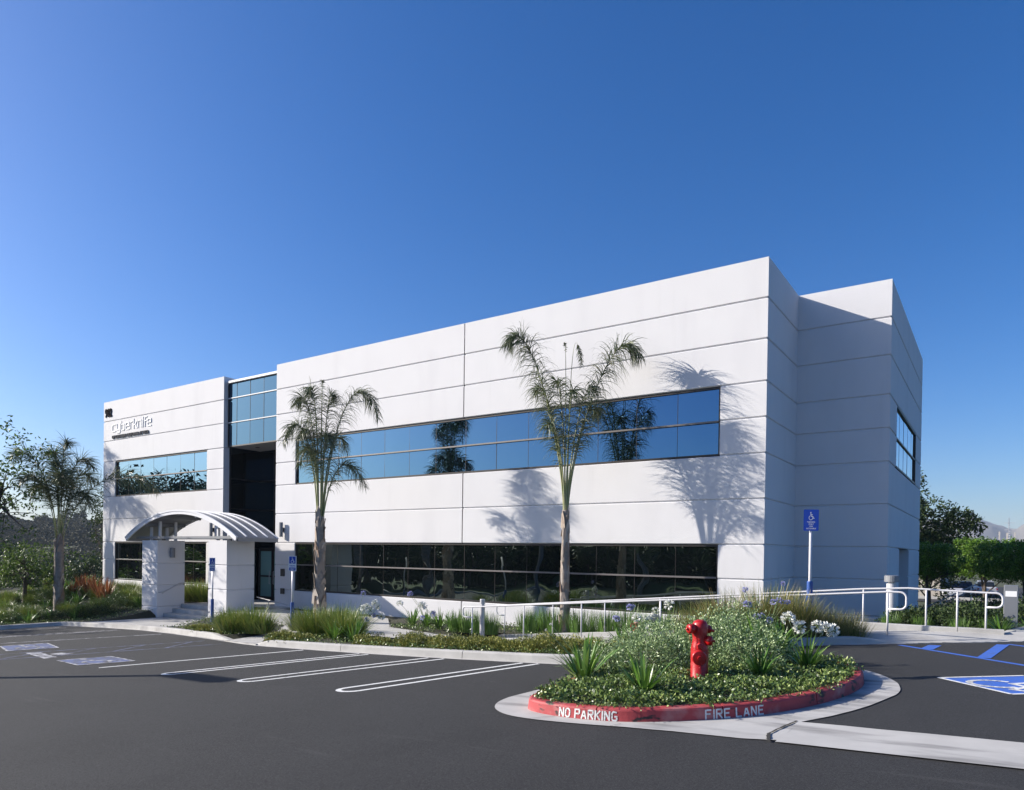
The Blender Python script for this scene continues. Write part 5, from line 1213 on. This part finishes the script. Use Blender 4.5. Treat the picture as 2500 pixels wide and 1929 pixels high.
clump('strap', S3(1.35, -4.9), 1.1, 'lily with pale blue heads in the right planter', 'lily', GL, seed=0, heads=h5([(1640, 250, 'b'), (1660, 262, 'b'), (1610, 262, 'b'), (1690, 262, 'b'), (1665, 165, 'b')], 14.0))
p = S3(-1.6, -5.2); clump('strap', p, 1.2, 'lily with blue and white heads behind the red valve', 'lily', GL, seed=1, heads=h5([(860, 287, 'b'), (845, 290, 'b'), (780, 352, 'b'), (770, 345, 'b'), (985, 312, 'w'), (965, 345, 'w'), (990, 350, 'w'), (950, 365, 'w'), (1055, 275, 'w'), (880, 350, 'w')], 15.2), hscale=1.25)
zz = lambda x, y: (880+x/7.28, 1440+y/7.28)
def h7(lst, d): return [(atd(*zz(x, y), d), c) for x, y, c in lst]
clump('strap', S3(-8.2, -7.0), 1.2, 'lily with a cluster of white heads at the right end of the bed', 'lily', GL, seed=0, heads=h7([(260, 235, 'w'), (320, 300, 'w'), (180, 370, 'w'), (120, 300, 'w'), (50, 320, 'w'), (375, 470, 'w'), (230, 450, 'b'), (110, 530, 'b'), (50, 70, 'b')], 18.6), hscale=1.25)
clump('strap', S3(-8.75, -7.15), 1.0, 'dark lily beside the white headed one at the kerb', 'lily', GL, seed=1)
for i, (x, y, hs, lb) in enumerate(((-10.6, -2.2, [(700, 240, 'w')], 'lily with one white head at the edge of the sidewalk'), (-9.9, -2.3, [(865, 75, 'b'), (895, 65, 'b')], 'lily with one tall blue head beside the sidewalk'),
                                    (-9.2, -2.5, [(1080, 275, 'w'), (1125, 285, 'w'), (1100, 500, 'b')], 'lily with two white heads beside the sidewalk'), (-8.6, -2.6, [(1300, 400, 'b'), (1290, 440, 'b')], 'lily with a pale blue head nearest the low end of the ramp'))):
    clump('strap', Vector((x, y, -2.72)), 1.15, lb, 'lily', GL, seed=i, heads=h7(hs, 20.6), hscale=1.2)
clump('strap', Vector((5.25, -1.55, -1.86)), .8, 'sparse spiky plant at the corner kerb on the right', 'lily', GL, seed=1)
clump('strap', Vector((5.75, -1.15, -1.86)), .65, 'small spiky plant next to the square bollard light', 'lily', GL, seed=2)
for i, (x, y) in enumerate(((3.1, -.6), (3.8, -1.2), (4.5, -.9), (3.3, 1.0), (5.0, -.4))):
    clump('reed', Vector((x, y, terrain_z(x, y)+.05)), .5, 'dark reed clump on the shaded slope behind the far ramp railing', 'reed clump', 'reed clumps on the slope right of the building', seed=i)

# shrubs
def shrub(name, label, pos, rad, n, ls, m, seed, group, cat='shrub', upright=0.0, twig=True):
    rg = Rand(seed); pos = Vector(pos); t = thing(name, label, cat, pos, group); rx, ry, rz = rad
    g = MB()
    for _ in range(22 if twig else 8):
        d = rg.dirv(.6); e = Vector((d.x*rx, d.y*ry, abs(d.z)*rz))*.85; g.tube([pos-Vector((0, 0, .05)), pos + e*.5 + Vector((0, 0, .03)), pos + e], [.008, .005, .003], 4)
    g.build('stem', M['bark'], t)
    g = MB(); 
    for _ in range(n):
        d = rg.dirv(.15); d.z = abs(d.z) if rg.random() < .85 else d.z*.3; d.normalize()
        k_ = 1 + .48*noise.noise(Vector((d.x*2.2+seed, d.y*2.2, d.z*2.2))) + .22*noise.noise(Vector((d.x*7, d.y*7+seed, d.z*7))); q = rg.uniform(.72, 1.04)*k_
        p = pos + Vector((d.x*rx*q, d.y*ry*q, d.z*rz*q)); e = (d*.8 + rg.dirv(.25+upright)).normalized(); s_ = e.cross(rg.dirv()).normalized()
        g.leaf(p, e, s_, ls*rg.uniform(.7, 1.3), ls*.42)
    g.build('foliage', M[m], t); return t
GV = 'variegated shrubs on the island'
for i, (x, y, r_, h_, n, lb) in enumerate(((.75, -9.0, .72, .62, 9000, 'variegated grey green shrub left of the hydrant'), (.35, -7.9, .85, .72, 9000, 'variegated shrub behind the left one, in front of the red valve'),
    (1.35, -8.3, .75, .80, 10000, 'variegated shrub directly behind the hydrant'), (1.5, -7.2, .9, .92, 11000, 'tallest variegated shrub behind and right of the hydrant'), (2.05, -8.6, .6, .62, 7000, 'variegated shrub right of the hydrant'), (-.15, -9.2, .45, .42, 3500, 'small variegated shrub at the left of the shrub mass'))):
    shrub('variegated_shrub', lb, S3(x, y, -.05), (r_, r_, h_), n, .042, 'varieg', 200+i, GV)
GJ = 'low spreading junipers along the kerb'
for i, (x, y, r_, h_, lb) in enumerate(((-7.3, -7.5, .28, .32, 'small dark juniper first right of the lilies'), (-6.7, -7.55, .42, .22, 'flat sparse juniper second from the lilies'), (-5.7, -7.4, .55, .38, 'round yellowish juniper left of the kerb joint'), (-4.75, -7.35, .52, .36, 'juniper just left of the near railing end post'),
    (-3.95, -7.3, .60, .36, 'juniper below the near railing end post'), (-3.1, -7.3, .50, .30, 'low juniper right of the railing end post'), (-2.3, -7.2, .62, .42, 'largest juniper in front of the ramp wall'), (-1.5, -7.1, .55, .38, 'juniper in front of the central palm'),
    (-.8, -6.8, .55, .34, 'juniper beside the variegated shrubs'), (-.1, -6.2, .5, .34, 'juniper hidden behind the variegated shrubs'), (-2.9, -6.3, .6, .3, 'juniper in the second row before the ramp wall'), (-4.4, -6.3, .6, .28, 'juniper in the second row near the low end of the ramp'),
    (-10.2, -7.55, .5, .28, 'low juniper at the kerb right of the sidewalk cut'), (-9.6, -7.6, .5, .25, 'flat juniper in front of the grass clumps'), (-11.0, -7.2, .3, .24, 'small juniper beside the sidewalk cut'), (-14.9, -6.6, .6, .25, 'low juniper left of the grass clumps at the kerb'), (-16.0, -6.35, .5, .2, 'low juniper beside the walkway to the canopy'))):
    shrub('juniper_shrub', lb, S3(x, y, -.04), (r_, r_*.9, h_*.8), int(6500*r_*r_/.3), .045, 'juniper', 230+i, GJ, upright=.3, twig=False)
for i, (x, y, r_, h_, lb) in enumerate(((-26.6, -4.6, .9, .5, 'low dark shrub left of the left canopy pillar'), (-28.8, -7.0, .8, .45, 'pale mounded shrub at the kerb below the left palm'), (-30.0, -8.2, .9, .5, 'pale mounded shrub further left along the kerb'), (-27.8, -5.6, .7, .4, 'low shrub right of the left palm'), (-31.6, -9.0, 1.0, .6, 'pale shrub at the left end of the kerb bed'), (-27.4, -3.4, 1.0, .7, 'low green shrub between the left palm and the canopy pillar'), (-29.0, -2.6, 1.0, .7, 'low green shrub in front of the flax plants'), (-31.5, -5.5, 1.1, .7, 'low green shrub left of the palm trunk'), (-33.0, -7.0, 1.1, .6, 'low green shrub near the left edge'), (-34, -3, 1.2, .8, 'low green shrub at the back of the bed near the left edge'))):
    shrub('bed_shrub', lb, S3(x, y, -.03), (r_, r_*.9, h_), 4500, .055, 'leafdark' if i in (0, 3) else 'cover', 260+i, 'low shrubs in the left bed', twig=False)

for i, (x, y, r_, h_, lb) in enumerate(((3.5, .2, .7, .55, 'dark shrub behind the far ramp railing next to the thick bollard'), (4.7, .1, .8, .75, 'dark shrub in the middle of the slope behind the far railing'), (5.9, 1.9, .9, .8, 'dark shrub behind the loop end of the far railing'), (4.2, 2.0, .9, .6, 'dark shrub second row behind the far railing'), (7.2, 3.4, 1.2, .9, 'dark shrub right of the square bollard light'), (5.2, 4.0, 1.1, .8, 'dark shrub in front of the clipped trees'))):
    shrub('slope_shrub', lb, Vector((x, y, terrain_z(x, y))), (r_, r_, h_), 4200, .075, 'leafdark', 270+i, 'dark shrubs on the slope right of the building', twig=False)
# ground cover -----------------------------------------------------------
rg = Rand(88); g = MB(); fl = MB()
cnt = 0
while cnt < 34000:
    x = rg.uniform(-.5, 4); y = rg.uniform(-12.2, -6.5)
    if not inside(x, y, ISLP): continue
    cnt += 1
    e_ = dist_edge(x, y, ISLP) if False else 1; den = noise.noise(Vector((x*3.1, y*3.1, 4)))
    if (Vector((x, y)) - HB.xy).length < .17 or noise.noise(Vector((x*2.1, y*2.1, 11))) < -.38: continue
    hgt = .015 + .10*rg.random()*(1+1.1*den); p = Vector((x, y, isl_z(x, y) + hgt)); d = rg.dirv(.35); g.leaf(p, d, d.cross(rg.dirv()).normalized(), .048*rg.uniform(.7, 1.3), .028)
for _ in range(70):      # runners hanging over the kerb
    i = rg.randrange(len(IP)); p = IP[i] - INr[i]*.14; p = Vector((p.x, p.y, lot(p.x, p.y)+.17)); o_ = INr[i]; L_ = rg.uniform(.05, .2)
    for k in range(int(L_*90)):
        q = p + o_*(k/90) + Vector((rg.uniform(-.02, .02), rg.uniform(-.02, .02), .012 - max(0, k/90-.14)*.8)); d = rg.dirv(.3); g.leaf(q, d, d.cross(rg.dirv()).normalized(), .03, .018)
stuff(g.build('ground_cover', M['cover']), 'leafy green ground cover filling the island', 'ground cover')
g = MB(); cnt = 0
while cnt < 26000:
    x = rg.uniform(-40, 3.2); y = rg.uniform(-11, -2.5)
    if rg.random() < .4: x = rg.uniform(-12.5, 3)
    if not inside(x, y, BED) or inside(x, y, WALKA) or inside(x, y, WALKB) or (-7.8 < x < 3.6 and y > -4): continue
    if -9 < x < -1 and y > -7.9 and noise.noise(Vector((x*1.5, y*1.5, 0))) < .1: cnt += .3; continue
    cnt += 1; p = S3(x, y, .02+.08*rg.random()); d = rg.dirv(.35); g.leaf(p, d, d.cross(rg.dirv()).normalized(), .05*rg.uniform(.7, 1.4), .03)
stuff(g.build('ground_cover', M['cover']), 'mixed low ground cover in the kerb beds', 'ground cover')
g = MB()
for _ in range(11000):
    x = rg.uniform(2.7, 9); y = rg.uniform(-.6, 15); 
    if y < -1.9+(.2 if x < 5.3 else (x-5.3)*.6): continue
    if y < 1.5 and x > 6: continue
    p = Vector((x, y, terrain_z(x, y)+.02+.15*rg.random())); d = rg.dirv(.35); g.leaf(p, d, d.cross(rg.dirv()).normalized(), .11*rg.uniform(.7, 1.4), .05)
stuff(g.build('ground_cover', M['leafdark']), 'dark low planting on the slope right of the building', 'ground cover')
# reeds / cover strip between ramp and wall
g = MB()
for _ in range(5000):
    x = rg.uniform(-10.6, 2); y = rg.uniform(-2.35, -.1) if x > -7 else rg.uniform(-3.2, -.3)
    if inside(x, y, WALKB): continue
    z0_ = -2.72 if x < -4 else lerp(-2.72, -2.1, (x+4)/6); p = Vector((x, y, z0_+.02+.12*rg.random())); d = rg.dirv(.35); g.leaf(p, d, d.cross(rg.dirv()).normalized(), .06*rg.uniform(.7, 1.4), .034)
stuff(g.build('ground_cover', M['cover']), 'low ground cover between the ramp and the building', 'ground cover')
mb = MB()
for i in range(24):
    x0 = -7.9 + i*.42; x1 = x0+.42; z0_, z1_ = [(-2.75 if q < -4 else lerp(-2.75, -2.15, (q+4)/6.2)) for q in (x0, x1)]; mb.quad((x0, -1.97, z0_), (x1, -1.97, z1_), (x1, .02, z1_), (x0, .02, z0_))
struct(mb.build('soil_strip', M['mulch']))
# rocks
for (u, v, lb) in ((116, 1493, 'pale rock at the foot of the left palm'), ):
    p = G(u, v, .2); g = MB(); rg2 = Rand(4); g.lathe(p, [(.15, -.1), (.22, .03), (.17, .14), (.05, .19)], 9); tag(g.build('rock', M['conc'], None, p), lb, 'rock')

# ================================================================ BACKGROUND
def hill(name, prof, d0, d1, m, u0, u1, n=90, rough=6, rows=8, zlow=-12, seed=0):
    """ridge whose crest follows prof(u) in elevation, with real depth"""
    g = MB()
    for j in range(rows+1):
        q = j/rows
        for i in range(n+1):
            u = lerp(u0, u1, i/n); D = lerp(d0, d1, q); p = atd(u, 1340, D); crest = atd(u, prof(u), d1).z
            z = lerp(zlow, crest, sstep(q)**.9); z += rough*(.25+q)*.5*noise.noise(Vector((p.x*.02, p.y*.02, seed)))*(1 if j < rows else .15)
            g.v.append((p.x, p.y, z))
    for i in range(n+1):
        p = Vector(g.v[rows*(n+1)+i]); e = atd(lerp(u0, u1, i/n), 1340, d1*1.25); g.v.append((e.x, e.y, zlow))
    n1 = n+1; g.f = [(j*n1+i, j*n1+i+1, (j+1)*n1+i+1, (j+1)*n1+i) for j in range(rows+1) for i in range(n)]; g.m = [0]*len(g.f)
    return struct(g.build(name, m, smooth=True))
hp_l = lambda u: 1272 + 10*math.sin(u*.012) - (6 if 100 < u < 210 else 0)
h1 = hill('hills', hp_l, 120, 420, M['terrain'], -900, 520, 90, 8, 12, -14)
# chaparral covering the left hillside
g = MB(); rg = Rand(99)
hv = h1.data.vertices
for _ in range(60000):
    u = rg.uniform(-120, 300); q = rg.random()**.8; D = lerp(120, 415, q); p = atd(u, 1340, D); crest = atd(u, hp_l(u), 420).z
    q2 = (D-120)/300; z = lerp(-14, crest, sstep(q2)**.9) + 8*(.25+q2)*.5*noise.noise(Vector((p.x*.02, p.y*.02, 0)))*(1 if q2 < .97 else .3)
    s_ = D/330*rg.uniform(.6, 1.5)*(.5+.9*abs(noise.noise(Vector((p.x*.05, p.y*.05, 9))))); c = Vector((p.x, p.y, z+s_*.45))
    for k in range(3): d = rg.dirv(.3); g.leaf(c - d*s_*.5, d, d.cross(rg.dirv()).normalized(), s_*1.4, s_*1.0)
stuff(g.build('hillside_scrub', M['chap']), 'scrub and small trees covering the hillside on the left', 'scrub')
mp = lambda u: 1268 + 7*sstep((u-2360)/90) + 16*sstep((u-2400)/75)*(1-sstep((u-2478)/40)) - 3*math.sin(u*.03) + 30*sstep((2250-u)/300)
hill('mountains', mp, 1500, 2700, M['mount'], 1900, 2900, 120, 30, 14, -60, 5)
hill('mountains', lambda u: 1318 + 8*math.sin(u*.01), 1400, 2600, M['mount'], 600, 2000, 60, 20, 6, -60, 8)
# ridge-top trees on left hill
for i, (u, hh) in enumerate(((158, 7), (172, 9), (186, 6), (203, 11), (98, 7), (110, 6))):
    p = atd(u, hp_l(u)+1, 410); tree('ridge_tree', ['spreading tree on the skyline of the left hill', 'narrow tree on the skyline of the left hill'][i == 3], p - Vector((0, 0, 1)), hh, (hh*.5 if i != 3 else 1.2, hh*.5 if i != 3 else 1.2, hh*.35, hh*.6), 22, 20, 1.1, 'leafdark', 300+i, .3, 1.4, group='trees on the skyline of the left hill', limbs=3)
# power line
p0 = atd(-200, 1262, 95); p1 = atd(300, 1290, 110); g = MB(); g.tube([p0.lerp(p1, i/12) - Vector((0, 0, 1.2*(1-(2*i/12-1)**2))) for i in range(13)], .035, 5)
tag(g.build('power_line', M['box'], None, p0), 'sagging power line crossing in front of the left hill', 'power line')
# radio mast
mt = thing('radio_mast', 'thin lattice radio mast rising over the far mountains', 'mast', atd(2463, 1340, 900)); b = atd(2463, 1330, 900); tp = atd(2463, 1264, 900); hM = tp.z-b.z
g = MB()
for s_ in range(3): a = s_*2.094; g.tube([b + Vector((2.2*math.cos(a), 2.2*math.sin(a), -8)), tp + Vector((.35*math.cos(a), .35*math.sin(a), 0))], .22, 4)
for i in range(12): z = i/12*hM; r = lerp(2.2, .35, i/12); g.tube([b+Vector((r, 0, z)), b+Vector((-r*.5, r*.87, z)), b+Vector((-r*.5, -r*.87, z+2)), b+Vector((r, 0, z+3))], .16, 4)
g.build('tower', M['galv'], mt)
g = MB()
for z in (.55, .8): g.box(b.x-5, b.x+6, b.y-.2, b.y+.2, b.z+hM*z, b.z+hM*z+.5)
g.build('antenna', M['galv'], mt)
for i, (u, v, w_, d) in enumerate(((2440, 1300, 4, 850), (2459, 1303, 5, 870), (2478, 1302, 3, 880))):
    p = atd(u, v, d); g = MB(); g.box(p.x-w_*.18, p.x+w_*.18, p.y-3, p.y+3, p.z-9, p.z+1); tag(g.build('water_tank', M['beige'], None, (p.x, p.y, p.z-9)), ['pale block left of the mast base', 'pale block at the mast base', 'pale block right of the mast base'][i], 'building', 'pale blocks on the far hill')
# low building behind the clipped trees
bb = thing('low_building', 'low beige building glimpsed under the clipped trees', 'building', (-1, 60, -4.6))
g = MB(); g.box(-9, .9, 56, 70, -6, -1.7); g.build('wall', M['beige'], bb)
g = MB(); g.box(-9.3, 1.2, 55.7, 70.3, -1.7, -1.4); g.build('roof', M['grey'], bb)
# distant asphalt with parked cars
mb = MB()
for i in range(12):
    for j in range(6):
        q = [(lerp(-20, 60, (i+a)/12), lerp(50, 95, (j+b_)/6)) for a, b_ in ((0, 0), (1, 0), (1, 1), (0, 1))]; mb.quad(*[(x, y, terrain_z(x, y)+.05) for x, y in q])
struct(mb.build('far_parking_area', M['asphalt']))
mb = MB(); p = atd(2330, 1438, 63); mb.box(-2, 9, p.y-.2, p.y+.1, -5, terrain_z(2, p.y)+.30); struct(mb.build('far_curb', M['conc']))
def car(loc, rz, m, label):
    t = thing('parked_car', label, 'car', (0, 0, 0), 'cars parked behind the clipped trees')
    def lv(sec, name, mm, par=t, sm=False):
        g = MB(); n = len(sec[0][1]); vs = []
        for y, prof in sec:
            for x, z in prof: vs.append((x, y, z))
        g.add(vs, [(i*n+k, i*n+(k+1) % n, (i+1)*n+(k+1) % n, (i+1)*n+k) for i in range(len(sec)-1) for k in range(n)] + [tuple(range(n)), tuple((len(sec)-1)*n+k for k in range(n-1, -1, -1))]); return g.build(name, mm, par, smooth=sm)
    def ring(w_, z0, z1): return [(-w_, z0+.1), (-w_+.08, z0), (w_-.08, z0), (w_, z0+.1), (w_+.03, (z0+z1)/2), (w_-.02, z1-.06), (w_-.12, z1), (-w_+.12, z1), (-w_+.02, z1-.06), (-w_-.03, (z0+z1)/2)]
    body = lv([(-2.2, ring(.72, .35, .85)), (-2.05, ring(.84, .28, .98)), (-1.2, ring(.88, .25, 1.0)), (.9, ring(.88, .25, .98)), (1.9, ring(.84, .28, .84)), (2.25, ring(.7, .35, .7))], 'body', m)
    lv([(-1.75, ring(.62, .96, 1.0)), (-1.1, ring(.68, .96, 1.46)), (.1, ring(.70, .96, 1.50)), (1.15, ring(.62, .96, 1.0))], 'window', M['carglass'])
    lv([(-1.15, ring(.60, 1.42, 1.475)), (.1, ring(.62, 1.46, 1.52)), (.25, ring(.6, 1.44, 1.5))], 'roof', m)
    for sx_ in (-1, 1):
        for yy in (-1.35, 1.4):
            g = MB(); g.lathe((sx_*.72, yy, .33), [(.2, -.0), (.33, .02), (.33, .16), (.2, .19)], 18, (sx_, 0, 0)); wh = g.build('wheel', M['tyre'], t); g = MB(); g.lathe((sx_*.72, yy, .33), [(.19, .185), (.17, .2)], 12, (sx_, 0, 0)); g.build('rim', M['galv'], wh)
        g = MB(); g.box(sx_*.68-.14, sx_*.68+.14, -2.19, -2.1, .68, .86); g.build('tail_light', M['taillight'], t)
        g = MB(); g.box(sx_*.6-.14, sx_*.6+.14, 2.1, 2.22, .56, .68); g.build('headlight', M['signwhite'], t)
    g = MB(); g.box(-.28, .28, -2.225, -2.2, .55, .70); g.build('number_plate', M['signwhite'], t)
    t.location = loc; t.rotation_euler = (0, 0, rz); return t
for i, (u, d, m, lb) in enumerate(((2320, 66, M['carwhite'], 'silver car parked under the trees, left of the pair in the gap'), (2349, 67, M['cardark'], 'dark parked car showing its rear in the gap under the trees'), (2402, 70, M['carwhite'], 'pale parked car right of the gap, mostly behind leaves'))):
    p = atd(u, 1440, d); car((p.x, p.y, terrain_z(p.x, p.y)+.06), .15, m, lb)
g = MB(); g.box(-3600, 3600, -1500, 3900, -90, 135)
hz_ = bpy.data.materials.new('haze'); hz_.use_nodes = True; nt = hz_.node_tree; nt.nodes.remove(nt.nodes['Principled BSDF'])
pv = nt.nodes.new('ShaderNodeVolumePrincipled'); pv.inputs['Color'].default_value = (.78, .86, 1, 1); pv.inputs['Density'].default_value = .00016
nt.links.new(pv.outputs[0], nt.nodes['Material Output'].inputs['Volume'])
stuff(g.build('haze', hz_), 'thin pale haze over the hills', 'haze')
for o in list(bpy.data.objects):
    if '_o' in o: del o['_o']
